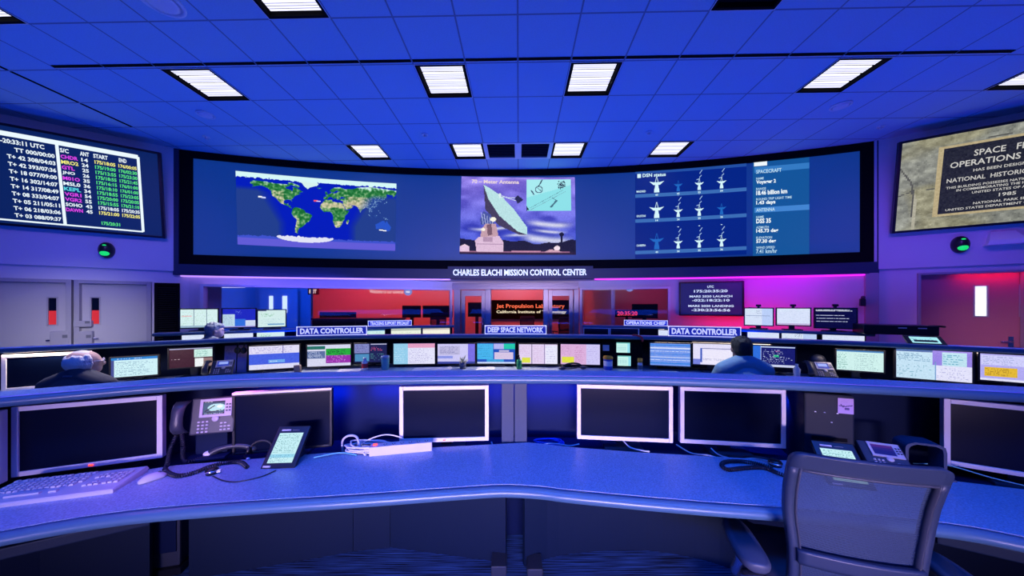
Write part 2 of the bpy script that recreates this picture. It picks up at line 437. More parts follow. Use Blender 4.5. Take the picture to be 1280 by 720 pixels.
mb = MB(); mb.box((0, 4.5, -.05), (22, 18, .1), M['carpet']); struct(mb.build('floor'))

LA = Vector((-6.08, 5.70)); LD = Vector((.816, .578)); LR = math.atan2(LD.y, LD.x)      # left wall: point, direction to the right
RA = Vector((6.26, 5.42)); RD = Vector((.834, -.552)); RR = math.atan2(RD.y, RD.x)
def wallbox(mb, p, d, s0, s1, z0, z1, th, m, fwd=0):
    """slab along direction d from p, face towards the room moved forward by fwd"""
    n = Vector((d.y, -d.x)); a = p+d*s0+n*fwd; b = p+d*s1+n*fwd
    mb.prism([(a.x, a.y), (b.x, b.y), (b.x-n.x*th, b.y-n.y*th), (a.x-n.x*th, a.y-n.y*th)], z0, z1, m)
mb = MB()
wallbox(mb, LA, LD, -6.0, .05, 2.19, ZCL, .2, M['wall'], 0)          # upper part
o = mb.build('wall_left'); struct(o)
mb = MB(); wallbox(mb, RA, RD, -.05, 6.0, 2.19, ZCL, .2, M['wall'], 0); struct(mb.build('wall_right'))
# lower walls, set back a little under the upper ones, with door openings
def sl(px, base, d):      # distance along a wall where a pixel column meets it
    k = (px-CX)/F; return (k*base.y-base.x)/(d.x-k*d.y)
DB = .05
LB = LA-Vector((LD.y, -LD.x))*DB; RB = RA-Vector((RD.y, -RD.x))*DB
ld0, ld1, ld2, ld3 = sl(-75, LB, LD), sl(92.5, LB, LD), sl(92.5, LB, LD), sl(190, LB, LD)
lv0, lv1 = sl(194, LB, LD), sl(225, LB, LD)
lend = sl(252, LB, LD)
ZDH = 1.985
mb = MB()
wallbox(mb, LB, LD, -6, ld0, 0, 2.19, .15, M['wall'])
wallbox(mb, LB, LD, ld0, ld3, ZDH, 2.19, .15, M['wall'])
wallbox(mb, LB, LD, ld3, lend, 0, 2.19, .15, M['wall'])
struct(mb.build('wall_left_lower'))
rd0, rd1 = sl(1146, RB, RD), sl(1146, RB, RD)+2.10
mb = MB()
wallbox(mb, RB, RD, sl(1088, RB, RD), rd0, 0, 2.19, .15, M['wall'])
wallbox(mb, RB, RD, rd0, rd1, 2.10, 2.19, .15, M['wall'])
wallbox(mb, RB, RD, rd1, 6, 0, 2.19, .15, M['wall'])
struct(mb.build('wall_right_lower'))

# left double doors
def door_leaf(idx, base, d, s0, s1, ztop, fmat, lmat, win, wmat, hinge, frame=.055, back=.05, lower=None):
    """frame with a leaf, a narrow window and a handle; origin at the floor, x along the wall"""
    L = s1-s0; n = Vector((d.y, -d.x)); p = base+d*s0
    t = bpy.data.objects.new('door_%d' % idx, None); COL.objects.link(t); t.location = (p.x, p.y, 0); t.rotation_euler = (0, 0, math.atan2(d.y, d.x)); struct(t)
    f = MB()
    for x in (frame/2, L-frame/2): f.box((x, .02, ztop/2), (frame, .14, ztop), fmat, bev=.004)
    f.box((L/2, .02, ztop-frame/2), (L-2*frame, .14, frame), fmat, bev=.004)
    f.build('door_frame', t)
    x0, x1 = frame+.004, L-frame-.004; zt = ztop-frame-.004
    wx0, wx1, wz0, wz1 = win
    m = MB()
    for a, b, c, e in ((x0, wx0, .01, zt), (wx1, x1, .01, zt), (wx0, wx1, .01, wz0), (wx0, wx1, wz1, zt)):
        m.box(((a+b)/2, back, (c+e)/2), (b-a, .045, e-c), lmat)
    lf = m.build('door_leaf', t)
    m = MB()
    g = .018
    for a, b, c, e in ((wx0, wx0+g, wz0, wz1), (wx1-g, wx1, wz0, wz1), (wx0, wx1, wz0, wz0+g), (wx0, wx1, wz1-g, wz1)):
        m.box(((a+b)/2, back, (c+e)/2), (b-a, .056, e-c), fmat)
    m.build('window_bead', lf)
    m = MB()
    if wmat is M['redlit']:
        zz = wz0+(wz1-wz0)*.52; m.box(((wx0+wx1)/2, back, (wz0+.015+zz)/2), (wx1-wx0-.03, .01, zz-wz0-.015), wmat); m.box(((wx0+wx1)/2, back, (wz1-.015+zz)/2), (wx1-wx0-.03, .01, wz1-.015-zz), M['glassdark'])  # lower half glows for the lit room beyond, upper half is its darkness
    else: m.box(((wx0+wx1)/2, back, (wz0+wz1)/2), (wx1-wx0-.03, .01, wz1-wz0-.03), wmat)
    m.build('window_pane', lf)
    hx = x1-.08 if hinge == 'l' else x0+.08
    m = MB(); m.box((hx, back-.028, 1.03), (.05, .012, .16), M['chrome'], bev=.003); m.tube([(hx, back-.03, 1.03), (hx, back-.075, 1.03), (hx+(-.11 if hinge == 'l' else .11), back-.08, 1.03)], .011, M['chrome'], 8)
    m.build('door_handle', lf)
    return t
def win_px(px0, py0, px1, py1, base, d, s0, back):
    p = base+d*s0; mx = mtx_of((p.x, p.y, 0), math.atan2(d.y, d.x)) @ Matrix.Translation((0, back, 0))
    a = PL(mx, px0, py0); b = PL(mx, px1, py1); return a[0], b[0], b[1], a[1]
door_leaf(1, LB, LD, ld0, ld1-.012, ZDH, M['dframe'], M['door'], win_px(59, 371, 74, 407, LB, LD, ld0, .05), M['redlit'], 'l')
door_leaf(2, LB, LD, ld2+.012, ld3, ZDH, M['dframe'], M['door'], win_px(113, 371, 127, 406, LB, LD, ld2+.012, .05), M['redlit'], 'r')
mid = (rd0+rd1)/2
door_leaf(3, RB, RD, rd0, mid, 2.10, M['dframe'], M['rdoor'], win_px(1215, 356.5, 1235, 396.5, RB, RD, rd0, .09), M['skylit'], 'l', back=.09, frame=.03)
door_leaf(4, RB, RD, mid, rd1, 2.10, M['dframe'], M['rdoor'], win_px(1272, 355.5, 1294, 396.5, RB, RD, mid, .09), M['skylit'], 'r', back=.09, frame=.03)
# corridor walls behind the left doors block the view through the gap
mb = MB(); wallbox(mb, LB, LD, ld0-.5, lend+.2, 0, 2.3, .05, M['wall'], -.6); struct(mb.build('wall_corridor'))
# black louvered panel beside the doors
m1 = lv1-lv0; p = LB+LD*lv0
t = thing('louver_panel', 'black louvered panel beside the grey double doors at left', 'vent', (p.x, p.y, 0), LR)
m = MB()
for x in (.02, m1-.02): m.box((x, -.03, 1.0), (.04, .04, 1.94), M['matte_black'])
for z in (.05, 1.95): m.box((m1/2, -.03, z), (m1, .04, .04), M['matte_black'])
m.box((m1/2, -.012, 1.0), (m1, .006, 1.9), M['matte_black']); m.build('frame', t)
m = MB()
for k in range(47): m.box((m1/2, -.03, .09+k*.039), (m1-.08, .03, .004), M['black'], rot=(.6, 0, 0))
m.build('louver', t)
# back wall with two glazed rooms and a glass entrance between them
BA, BB, BC, BD_ = Vector((-5.80, 5.90)), Vector((-1.40, 7.55)), Vector((1.53, 7.40)), Vector((6.19, 5.52))
ZS = 2.13; ZW = 1.967
def seg(a, b): d = (b-a); L = d.length; return d/L, L
d1, L1 = seg(BA, BB); d2, L2 = seg(BB, BC); d3, L3 = seg(BC, BD_)
def st(px, a, d): k = (px-CX)/F; return (k*a.y-a.x)/(d.x-k*d.y)
wr = st(838, BC, d3)
mb = MB()
wallbox(mb, BA, d1, -.15, L1, ZW+.0, ZS, .12, M['wall']); wallbox(mb, BA, d1, -.15, L1, 0, .75, .12, M['wall'])
wallbox(mb, BA, d1, -.15, .02, .75, ZW, .12, M['wall'])
wallbox(mb, BC, d3, 0, wr, ZW, ZS, .12, M['wall']); wallbox(mb, BC, d3, 0, wr, 0, .75, .12, M['wall'])
wallbox(mb, BC, d3, wr, L3+.1, 0, ZS, .12, M['wall'])
wallbox(mb, BB, d2, 0, L2, 2.09, ZS, .12, M['wall'])
struct(mb.build('wall_back'))
def window(idx, a, d, L, z0, z1, fr=.05):
    t = bpy.data.objects.new('window_%d' % idx, None); COL.objects.link(t); t.location = (a.x, a.y, 0); t.rotation_euler = (0, 0, math.atan2(d.y, d.x)); struct(t)
    m = MB()
    for x in (fr/2, L-fr/2): m.box((x, .0, (z0+z1)/2), (fr, .15, z1-z0), M['whitewood'], bev=.004)
    for z in (z0+fr/2, z1-fr/2): m.box((L/2, .0, z), (L-2*fr, .15, fr), M['whitewood'], bev=.004)
    m.build('window_frame', t)
    m = MB(); m.box((L/2, .02, (z0+z1)/2), (L-2*fr, .008, z1-z0-2*fr), M['glass']); m.build('window_pane', t)
    return t
win1 = window(1, BA+d1*.03, d1, L1-.06, .75, ZW)
win2 = window(2, BC+d3*.06, d3, wr-.06, .75, ZW)
# soffit under the big screen
# entrance: header, posts, two framed side lights
t = bpy.data.objects.new('door_5', None); COL.objects.link(t); t.location = (BB.x, BB.y, 0); t.rotation_euler = (0, 0, math.atan2(d2.y, d2.x)); struct(t)
mxe = mtx_of((BB.x, BB.y, 0), math.atan2(d2.y, d2.x))
X = lambda px: PL(mxe, px, 380)[0]
m = MB()
zh = 1.6+17.7/F*7.47
m.box((L2/2, 0, (zh+2.09)/2), (L2, .18, 2.09-zh), M['alu'], bev=.006); m.box((L2/2, -.03, 2.03), (L2, .16, .05), M['alu'], bev=.006)
for a, b in ((568, 576), (607, 614), (679, 685), (717, 723)):
    m.box(((X(a)+X(b))/2, 0, zh/2), (X(b)-X(a), .14, zh), M['alu'], bev=.005)
m.build('door_frame', t)
for a, b in ((576, 607), (685, 717)):
    m = MB(); x0, x1 = X(a)+.01, X(b)-.01
    for x in (x0+.045, x1-.045): m.box((x, .03, zh/2), (.09, .05, zh-.02), M['alu'], bev=.004)
    for z in (.12, zh-.08): m.box(((x0+x1)/2, .03, z), (x1-x0-.18, .05, .14), M['alu'], bev=.004)
    lf = m.build('door_leaf', t)
    m = MB(); m.box(((x0+x1)/2, .03, zh/2), (x1-x0-.17, .008, zh-.3), M['glass']); m.build('door_pane', lf)
    m = MB(); hx = x1-.05 if a < 640 else x0+.05
    m.tube([(hx, .0, 1.25), (hx, -.05, 1.25), (hx, -.05, .85), (hx, .0, .85)], .012, M['chrome'], 8); m.build('door_handle', lf)
# rooms behind the glass: floor-to-ceiling shell lit red
mb = MB()
mb.prism([(-9, 7.6), (-8.9, 7.6), (-8.9, 11), (-9, 11)], 0, 2.7, M['wall'])
mb.prism([(-9, 11), (9, 11), (9, 11.1), (-9, 11.1)], 0, 2.7, M['wall'])
mb.prism([(8.4, 7), (8.5, 7), (8.5, 11), (8.4, 11)], 0, 2.7, M['wall'])
mb.prism([(2.30, 7.35), (2.38, 7.35), (2.6, 10.95), (2.5, 10.95)], 0, 2.7, M['wall'])
mb.prism([(-5.20, 8.2), (-5.14, 8.2), (-6.92, 11), (-6.98, 11)], 0, 2.7, M['wall'])  # added partition, edge-on to the view, blocks blue light from the red room
struct(mb.build('wall_rear_rooms'))
mb = MB(); mb.box((0, 9.4, 2.73), (18, 3.4, .06), M['wall']); struct(mb.build('ceiling_rear_rooms'))
area('red_room_light_1', (-1.9, 8.9, 2.5), (-1.9, 11, 1.1), 1.6, .5, 30, (1, .055, .02))
area('red_room_light_4', (-4.1, 9.0, 2.5), (-4.3, 11, 1.1), 1.6, .5, 30, (1, .045, .03))
area('red_room_light_2', (.6, 9.4, 2.5), (.4, 11, 1.6), 1.2, .5, 22, (1, .05, .03))
area('red_room_light_3', (4.5, 9.2, 2.5), (5.5, 11, 1.2), 1.2, .5, 10, (.9, .06, .16))
area('blue_room_light', (-6.4, 8.4, 2.4), (-7.4, 10.7, 1.5), .8, .5, 45, (.0, .07, 1))
area('red_aisle_light', (-5.4, 9.3, 2.4), (-5.8, 11, 1.1), .7, .4, 8, (1, .02, .12))
# wall washers by the screen, then violet fills added for the side walls
area('soffit_wash_left', (-3.4, 6.25, 2.06), (-3.6, 6.8, 1.9), 3.8, .06, 9, (.12, .10, 1)).rotation_euler
area('soffit_wash_right', (4.75, 5.55, 2.02), (4.95, 6.1, 1.6), 1.5, .06, 4.0, (.48, .0, 1))
area('red_floor_wash_right', (4.3, 5.65, 1.02), (4.55, 6.2, 1.35), 1.6, .06, 8, (1, .005, .05))
area('violet_fill_left_wall', (-4.7, 3.4, 3.7), (-6.9, 5.1, 2.0), 1.2, .4, 7, (.30, .16, 1), 95)
area('violet_fill_right_wall', (4.9, 3.4, 3.7), (6.9, 5.0, 2.0), 1.2, .4, 7, (.36, .08, 1), 95)
pr = RB+RD*((rd0+rd1)/2-.1)-Vector((RD.y, -RD.x))*(-.0)
area('red_door_head_lamp', (pr.x-.552*.03, pr.y-.834*.03, 2.07), (pr.x+.552*.09, pr.y+.834*.09, 1.80), 1.0, .04, 4, (1, .01, .05))
# column at the right end of the back wall
o = MB().box((BD_.x+.02, BD_.y-.03, 1.07), (.16, .12, 2.12), M['dframe'], rot=(0, 0, RR), bev=.01).build('trim_1'); struct(o)

# ------------------------------------------------------------------ the curved video wall
def circ(a, b, c):
    ax, ay = a; bx, by = b; cx, cy = c
    d = 2*(ax*(by-cy)+bx*(cy-ay)+cx*(ay-by))
    ux = ((ax*ax+ay*ay)*(by-cy)+(bx*bx+by*by)*(cy-ay)+(cx*cx+cy*cy)*(ay-by))/d
    uy = ((ax*ax+ay*ay)*(cx-bx)+(bx*bx+by*by)*(ax-cx)+(cx*cx+cy*cy)*(bx-ax))/d
    return Vector((ux, uy)), math.hypot(ax-ux, ay-uy)
CC, CR = circ((-6.08, 5.70), (.1, 6.58), (6.26, 5.42))
def CP(s, z, off=0):                              # s: arc length from straight ahead, off: distance in front of the screen face
    a = s/CR; r = CR-off; return Vector((CC.x+r*math.sin(a), CC.y+r*math.cos(a), z))
def SC(px, py, off=0):
    k = (px-CX)/F; r = CR-off
    A = k*k+1; Bq = -2*(CC.x*k+CC.y); Cq = CC.x**2+CC.y**2-r*r
    y = (-Bq+math.sqrt(Bq*Bq-4*A*Cq))/(2*A); x = k*y
    return math.atan2(x-CC.x, y-CC.y)*CR, ZC-(py-HY)/F*y
S0, S1 = SC(216, 300)[0], SC(1099, 300)[0]
mb = MB(); n_ = 24
mb.prism([tuple(CP(S0+(S1-S0)*i/n_, 0, -.37))[:2] for i in range(n_+1)]+[(7.6, 7.9), (-7.6, 7.9)], 2.14, 2.18, M['wall']); struct(mb.build('trim_2'))
vw = thing('video_wall', 'huge curved video wall with black bezel across the front of the room', 'video wall')
def arcslab(mb, s0, s1, z0, z1, f0, f1, m, n=48):
    rows = []
    for i in range(n+1):
        s = s0+(s1-s0)*i/n; rows.append([CP(s, z0, f0), CP(s, z1, f0), CP(s, z1, f1), CP(s, z0, f1)])
    mb.grid(rows, m, False, True, True)
ZB, ZT = 2.12, ZCL-.004
m = MB(); arcslab(m, S0, S1, ZB, 2.32, -.30, 0, M['navy']); arcslab(m, S0, SC(223, 300)[0], 2.32, ZT, -.30, 0, M['navy'])
arcslab(m, SC(1096.5, 300)[0], S1, 2.32, ZT, -.30, 0, M['navy']); arcslab(m, S0, S1, 2.32, ZT, -.36, -.30, M['navy'])
m.build('housing', vw)
sl_, sr_ = SC(223, 300)[0], SC(1096.5, 300)[0]; s_l, s_r = SC(241, 260, -.06)[0], SC(1075.5, 260, -.06)[0]
ZSB, ZST = 2.50, 4.275
m = MB(); arcslab(m, sl_, sr_, 2.32, ZSB, -.09, -.02, M['matte_black']); arcslab(m, sl_, sr_, ZST, ZT, -.09, -.02, M['matte_black'])
arcslab(m, sl_, s_l, ZSB, ZST, -.09, -.02, M['matte_black']); arcslab(m, s_r, sr_, ZSB, ZST, -.09, -.02, M['matte_black']); m.build('bezel', vw)
pic = Pic(90, 4, (2, 46, 132))
M['proj'] = mat('projection_screen', (.12, .13, .16), .7, emit=(.003, .030, .19), estr=1)
m = MB(); n = 60
m.grid([[CP(s_l+(s_r-s_l)*i/n, ZSB, -.075), CP(s_l+(s_r-s_l)*i/n, ZST, -.075)] for i in range(n+1)], M['proj'], True); m.build('screen', vw)
def quad(px, off):
    """map u,v of a picture on the curved screen from its four corners in the photograph"""
    tl, tr, br, bl = [SC(x, y, off) for x, y in px]
    def fn(u, v):
        s = (tl[0]*(1-u)+tr[0]*u)*(1-v)+(bl[0]*(1-u)+br[0]*u)*v; z = (tl[1]*(1-u)+tr[1]*u)*(1-v)+(bl[1]*(1-u)+br[1]*u)*v
        return CP(s, z, off)
    return fn
# world map
LAND = dict(
 na=[(-168,66),(-162,70),(-150,71),(-130,70),(-115,68),(-95,68),(-85,69),(-82,66),(-88,63),(-94,60),(-92,57),(-82,55),(-79,52),(-77,57),(-78,62),(-70,61),(-64,58),(-56,52),(-65,49),(-60,46),(-66,44),(-70,42),(-75,38),(-76,35),(-81,31),(-80,26),(-83,29),(-89,30),(-97,27),(-97,21),(-92,18),(-88,21),(-88,16),(-83,15),(-83,10),(-78,9),(-82,8),(-88,13),(-96,16),(-105,20),(-110,25),(-113,31),(-117,33),(-122,37),(-124,43),(-124,48),(-132,55),(-145,60),(-153,58),(-165,55),(-160,59),(-166,62)],
 sa=[(-78,8),(-72,12),(-62,10),(-52,5),(-50,0),(-40,-3),(-35,-7),(-39,-15),(-41,-22),(-48,-26),(-54,-34),(-58,-38),(-65,-42),(-68,-50),(-68,-55),(-74,-52),(-74,-42),(-71,-30),(-70,-18),(-76,-14),(-81,-5),(-80,1)],
 gr=[(-55,82),(-30,83),(-20,75),(-25,70),(-40,65),(-44,60),(-52,66),(-58,75),(-70,78)],
 baffin=[(-80,73),(-68,69),(-62,66),(-66,62),(-74,65),(-88,70),(-88,74)],
 af=[(-6,36),(10,37),(11,33),(20,31),(32,31),(35,27),(40,16),(44,11),(51,12),(47,4),(41,-3),(40,-11),(35,-20),(33,-27),(27,-34),(19,-35),(15,-27),(12,-17),(13,-6),(9,3),(4,6),(-8,4),(-13,9),(-17,15),(-16,22),(-10,30)],
 mad=[(49,-12),(50,-16),(47,-25),(44,-23),(44,-16)],
 eu=[(-9,37),(-9,43),(-2,44),(-4,48),(3,51),(8,54),(9,57),(12,54),(20,55),(24,59),(30,60),(22,60),(25,65),(18,60),(14,56),(6,58),(6,62),(15,69),(28,71),(40,67),(60,69),(70,73),(100,77),(140,73),(170,70),(180,68),(178,63),(163,60),(157,51),(155,58),(140,59),(141,53),(135,44),(129,41),(128,35),(125,40),(118,39),(122,31),(117,23),(108,21),(108,12),(105,9),(100,13),(103,2),(99,8),(97,17),(91,22),(87,20),(80,14),(77,8),(73,17),(71,21),(66,25),(57,26),(50,30),(56,25),(60,22),(52,16),(44,13),(39,21),(35,28),(36,36),(27,37),(27,40),(35,42),(41,42),(37,46),(31,46),(28,41),(23,37),(20,41),(13,45),(18,40),(15,38),(10,44),(3,43),(-1,37)],
 uk=[(-5,50),(1,51),(-2,56),(-5,58),(-5,54)], ice=[(-24,65),(-14,65),(-18,63),(-22,64)], jp=[(130,32),(136,34),(141,38),(142,44),(139,38)],
 au=[(114,-22),(122,-17),(130,-12),(136,-12),(138,-17),(142,-11),(146,-19),(153,-27),(150,-37),(143,-39),(138,-35),(131,-31),(124,-33),(115,-34)],
 bo=[(109,1),(117,6),(118,0),(114,-4)], su=[(96,5),(104,-2),(106,-6),(100,-1)], ng=[(131,-1),(141,-3),(150,-9),(138,-8)], ph=[(120,18),(126,8),(122,12)])
pic = Pic(300, 140)
LON = pic.X*360-196; LAT = 90-pic.Y*180
nz = RNG.normal(0, 1, LON.shape)
sm = nz.copy()
for _ in range(4): sm = (sm+np.roll(sm, 1, 0)+np.roll(sm, -1, 0)+np.roll(sm, 1, 1)+np.roll(sm, -1, 1))/5
sm *= 3
day = np.clip(1.5-np.abs((LON+22)/(96+np.clip(LAT, -30, 45)*.5))**4, 0, 1)*np.clip(1.1-(-LAT-62)/9, 0, 1)
day = np.where(LAT > 45, np.clip(day+(LAT-45)/12, 0, 1), day)
pic.a[:] = np.array((34, 62, 140))*(1-day[..., None])+np.array((4, 28, 186))*day[..., None]
for k, pts in LAND.items():
    mk = pic.mask([((lo+196)/360, (90-la)/180) for lo, la in pts])
    gn = np.array((46, 128, 62)); tn = np.array((196, 190, 150)); wt = np.array((214, 244, 238))
    arid = np.exp(-((LAT-23)/10)**2)*np.where(LON > -30, 1.0, .35)+np.where((LON < -98) & (LON > -122) & (LAT < 50), .6, 0)+np.where((LAT < -18) & (LON > -30), .7, 0)+np.where((LON < -64) & (LAT < -15), .55, 0)+np.where((LON > 45) & (LON < 110) & (LAT > 25) & (LAT < 48), .75, 0)
    a = np.clip(arid+sm*.35, 0, 1)[..., None]; c = gn*(1-a)+tn*a
    c = c+np.clip(sm, -1, 1)[..., None]*22; i = np.clip((LAT-67+sm*4)/8, 0, 1)[..., None]; c = c*(1-i)+wt*i
    if k in ('gr',): c = np.ones_like(c)*wt
    dd = day[..., None]
    if k in ('au',): c = np.ones_like(c)*np.array((40, 84, 200)); dd = np.ones_like(dd)
    night = np.array((42, 74, 150))+(nz[..., None] > 1.3)*np.array((120, 130, 90))
    pic.a[mk] = (c*dd+night*(1-dd))[mk]
pic.a[(LAT > 78+sm*1.5)] = (214, 248, 248)
ant = LAT < -66+sm*1.5; pic.a[ant] = np.array((62, 82, 206)); pic.a[ant & (LAT < -72)] = (98, 92, 214)
pic.a[(((LON+50)/64)**2+((LAT+64)/13)**2 < 1) & (LAT < -63+sm*2)] = (226, 228, 246)
for x, y, c in ((.135, .325, (250, 250, 250)), (.155, .333, (200, 210, 255)), (.47, .325, (255, 90, 90)), (.487, .33, (220, 200, 250)), (.90, .70, (255, 255, 255)), (.925, .705, (255, 255, 255))):
    pic.rect(x-.012, y-.008, x+.012, y+.008, c)
pic_obj(pic, quad(((294.5, 213.5), (495.5, 229.5), (494, 313.5), (297, 305.5)), -.068), 'world_map', vw)
# picture of a large dish antenna at dusk
pic = Pic(170, 116)
t_ = pic.Y[..., None]; pic.a[:] = np.array((150, 130, 232))*(1-t_)+np.array((40, 62, 190))*t_
cl = RNG.normal(0, 1, (16, 10)); yi = (pic.Y*15).astype(int); xi = (pic.X*9).astype(int)
def bil(g, X_, Y_):
    gy, gx = g.shape; fy = Y_*(gy-1); fx = X_*(gx-1); y0 = np.clip(fy.astype(int), 0, gy-2); x0 = np.clip(fx.astype(int), 0, gx-2); a = fy-y0; b = fx-x0
    return g[y0, x0]*(1-a)*(1-b)+g[y0+1, x0]*a*(1-b)+g[y0, x0+1]*(1-a)*b+g[y0+1, x0+1]*a*b
cv = bil(cl, pic.X, pic.Y); pic.a += np.clip(cv, -1, 1)[..., None]*np.array((26, 26, 24))
for y0, x0, x1, h in ((.60, .55, 1, .035), (.66, .05, .5, .02), (.80, .5, 1.0, .05), (.765, .35, .65, .018), (.69, .6, .95, .02)):
    k = np.exp(-((pic.Y-y0-.02*np.sin(pic.X*9))/h)**2)*np.clip((pic.X-x0)*8, 0, 1)*np.clip((x1-pic.X)*8, 0, 1); pic.a += k[..., None]*(np.array((232, 232, 240))-pic.a)*.85
hill = .835+.02*np.sin(pic.X*11)+.012*np.sin(pic.X*31)-.05*np.exp(-((pic.X-.05)/.1)**2); pic.a[pic.Y > hill] = (22, 22, 52)
pic.rect(0, .965, 1, 1, (44, 30, 58)); pic.rect(0, .955, .95, .975, (150, 100, 130)); pic.rect(0, .90, .08, .965, (226, 196, 224)); pic.poly([(0, .9), (.04, .87), (.08, .9)], (236, 206, 224))
pic.poly([(.195, .10), (.215, .42), (.33, .62), (.52, .745), (.585, .745), (.40, .50), (.26, .25)], (70, 62, 92))     # back of the dish
pic.poly([(.195, .10), (.25, .14), (.36, .25), (.47, .42), (.58, .64), (.585, .74), (.50, .70), (.34, .50), (.24, .28)], (186, 226, 228))
pic.line(.36, .24, .48, .30, .004, (210, 220, 240)); pic.line(.34, .25, .5, .27, .004, (210, 220, 240)); pic.poly([(.47, .27), (.50, .23), (.55, .29), (.50, .34)], (40, 42, 80)); pic.line(.34, .22, .345, .26, .01, (220, 240, 240))
pic.poly([(.17, .55), (.20, .44), (.26, .48), (.30, .60), (.18, .62)], (72, 84, 160)); 
for k in range(5): pic.line(.18+.025*k, .46+.02*k, .20+.02*k, .61, .003, (170, 180, 220))
pic.poly([(.19, .66), (.22, .60), (.31, .60), (.335, .78), (.17, .80)], (196, 158, 170)); pic.poly([(.23, .62), (.27, .6), (.28, .74), (.24, .76)], (120, 88, 104)); pic.ell(.285, .545, .025, .03, (252, 246, 226)); pic.ell(.20, .68, .018, .022, (250, 240, 226))
pic.poly([(.13, .82), (.16, .78), (.34, .76), (.375, .84), (.375, .965), (.145, .965)], (222, 190, 216)); pic.rect(.15, .86, .37, .872, (168, 130, 168)); pic.rect(.20, .78, .28, .84, (180, 146, 176))
pic.ell(.88, .735, .02, .025, (16, 18, 50)); pic.rect(.872, .76, .888, .84, (16, 18, 50)); pic.rect(.86, .84, .9, .85, (16, 18, 50))
pic.ell(.84, .915, .026, .032, (246, 226, 236)); pic.poly([(.73, .965), (.78, .93), (.86, .945), (.88, .965)], (206, 160, 180)); pic.rect(.45, .945, .70, .962, (196, 140, 170))
pic.noise(5); pic.rect(.578, .03, .965, .43, (168, 236, 240)); pic.poly([(.578, .43), (.578, .26), (.965, .1), (.965, .43)], (142, 226, 232))
for a in range(26):
    q = a*2*math.pi/26; pic.ell(.685+.030*math.cos(q), .155+.042*math.sin(q), .004, .005, (70, 80, 110))
pic.line(.68, .12, .715, .03, .005, (30, 40, 70)); pic.line(.62, .17, .64, .22, .006, (60, 80, 110)); pic.line(.67, .13, .70, .17, .004, (70, 80, 110))
pic.line(.60, .40, .90, .16, .0022, (90, 130, 150)); pic.line(.61, .42, .92, .18, .0022, (120, 160, 176)); pic.line(.79, .38, .84, .30, .009, (70, 110, 130)); pic.line(.80, .26, .84, .30, .003, (70, 110, 130)); pic.poly([(.578, .43), (.578, .37), (.60, .42)], (30, 40, 60))
for k in range(60):
    q = random.uniform(0, 6.28); r = random.random(); pic.ell(.885+.04*r*math.cos(q), .10+.06*r*math.sin(q), .005, .006, (40, 60, 84))
PQ = quad(((577, 220.5), (718.5, 221.5), (720, 318.5), (574.5, 317.5)), -.068)
pic_obj(pic, PQ, 'antenna_picture', vw)
m = MB(); text_fit(m, '70 – Meter Antenna', .09, .51, .085, .035, emat((235, 215, 215)), bold=.03, fn=lambda x, z: PQ(x, z)+Vector((0, -.004, 0))); m.build('antenna_caption', vw)
# tracking status panel
DQ = quad(((794, 214), (933, 204), (933, 318), (794, 323.5)), -.068)
m = MB()
def qp(m, fn, pts, mt, lift=.003): m.poly([fn(*p)+Vector((0, -lift, 0)) for p in pts], mt)
def qr(m, fn, x0, y0, x1, y1, mt, lift=.003, n=6):
    m.grid([[fn(x0+(x1-x0)*i/n, y0)+Vector((0, -lift, 0)), fn(x0+(x1-x0)*i/n, y1)+Vector((0, -lift, 0))] for i in range(n+1)], mt, False)
qr(m, DQ, 0, 0, 1, 1, emat((2, 34, 128)), .0015, 12)
m.build('status_backdrop', vw)
m = MB()
for y in (.30, .585, .945): qr(m, DQ, 0, y-.035, 1, y+.005, emat((58, 108, 178)))
qr(m, DQ, .0, .0, 1, .035, emat((34, 78, 160)))
m.build('status_bar', vw)
def dish(m, cx, y0, h, c, signal, big):
    """antenna icon standing on the line y0: base block, fork, bowl and feed"""
    mt = emat(c); wd = .034*(1.65 if big else 1.0); hb = h
    k = lambda x, y: (cx+x*wd, y0-y*hb)
    qp(m, DQ, [k(-.45, 0), k(.45, 0), k(.40, .26), k(-.40, .26)], mt)
    qp(m, DQ, [k(-.22, .26), k(.22, .26), k(.12, .52), k(-.12, .52)], mt)
    qp(m, DQ, [k(-.34, .26), k(-.22, .26), k(-.10, .55), k(-.24, .55)], mt); qp(m, DQ, [k(.22, .26), k(.34, .26), k(.24, .55), k(.10, .55)], mt)
    qp(m, DQ, [k(-1.25, .74), k(-.55, .50), k(.55, .50), k(1.25, .74), k(.5, .68), k(-.5, .68)], mt)
    qp(m, DQ, [k(-.30, .68), k(-.20, .68), k(-.02, 1.0), k(-.06, 1.04)], mt); qp(m, DQ, [k(.20, .68), k(.30, .68), k(.06, 1.04), k(.02, 1.0)], mt); qp(m, DQ, [k(-.1, .98), k(.1, .98), k(.08, 1.05), k(-.08, 1.05)], mt)
    if signal:
        z = [(-.30, .80), (-.75, 1.02), (.10, 1.12), (.02, 1.26), (.55, 1.42), (.05, 1.62), (.75, 1.95)]
        for (xa, ya), (xb, yb) in zip(z, z[1:]): qp(m, DQ, [k(xa, ya), k(xa+.10, ya-.05), k(xb+.10, yb-.05), k(xb, yb)], emat((170, 205, 235)))
        qp(m, DQ, [k(-.2, 2.14), k(.2, 2.14), k(.2, 2.08), k(-.2, 2.08)], mt)
WHT = (214, 246, 250); DIM = (30, 104, 190)
rows_ = [(.255, [(WHT, 0, 1), (DIM, 0, 0), (WHT, 1, 0), (WHT, 1, 0)]), (.545, [(WHT, 0, 1), (WHT, 1, 0), (WHT, 1, 0), (DIM, 0, 0)]), (.90, [(DIM, 0, 1), (WHT, 1, 0), (WHT, 1, 0), (WHT, 1, 0)])]
m = MB()
for y, it in rows_:
    for cx, (c, sg, big) in zip((.205, .405, .595, .79), it): dish(m, cx, y, .17 if big else .115, c, sg, big)
m.build('antenna_icon', vw)
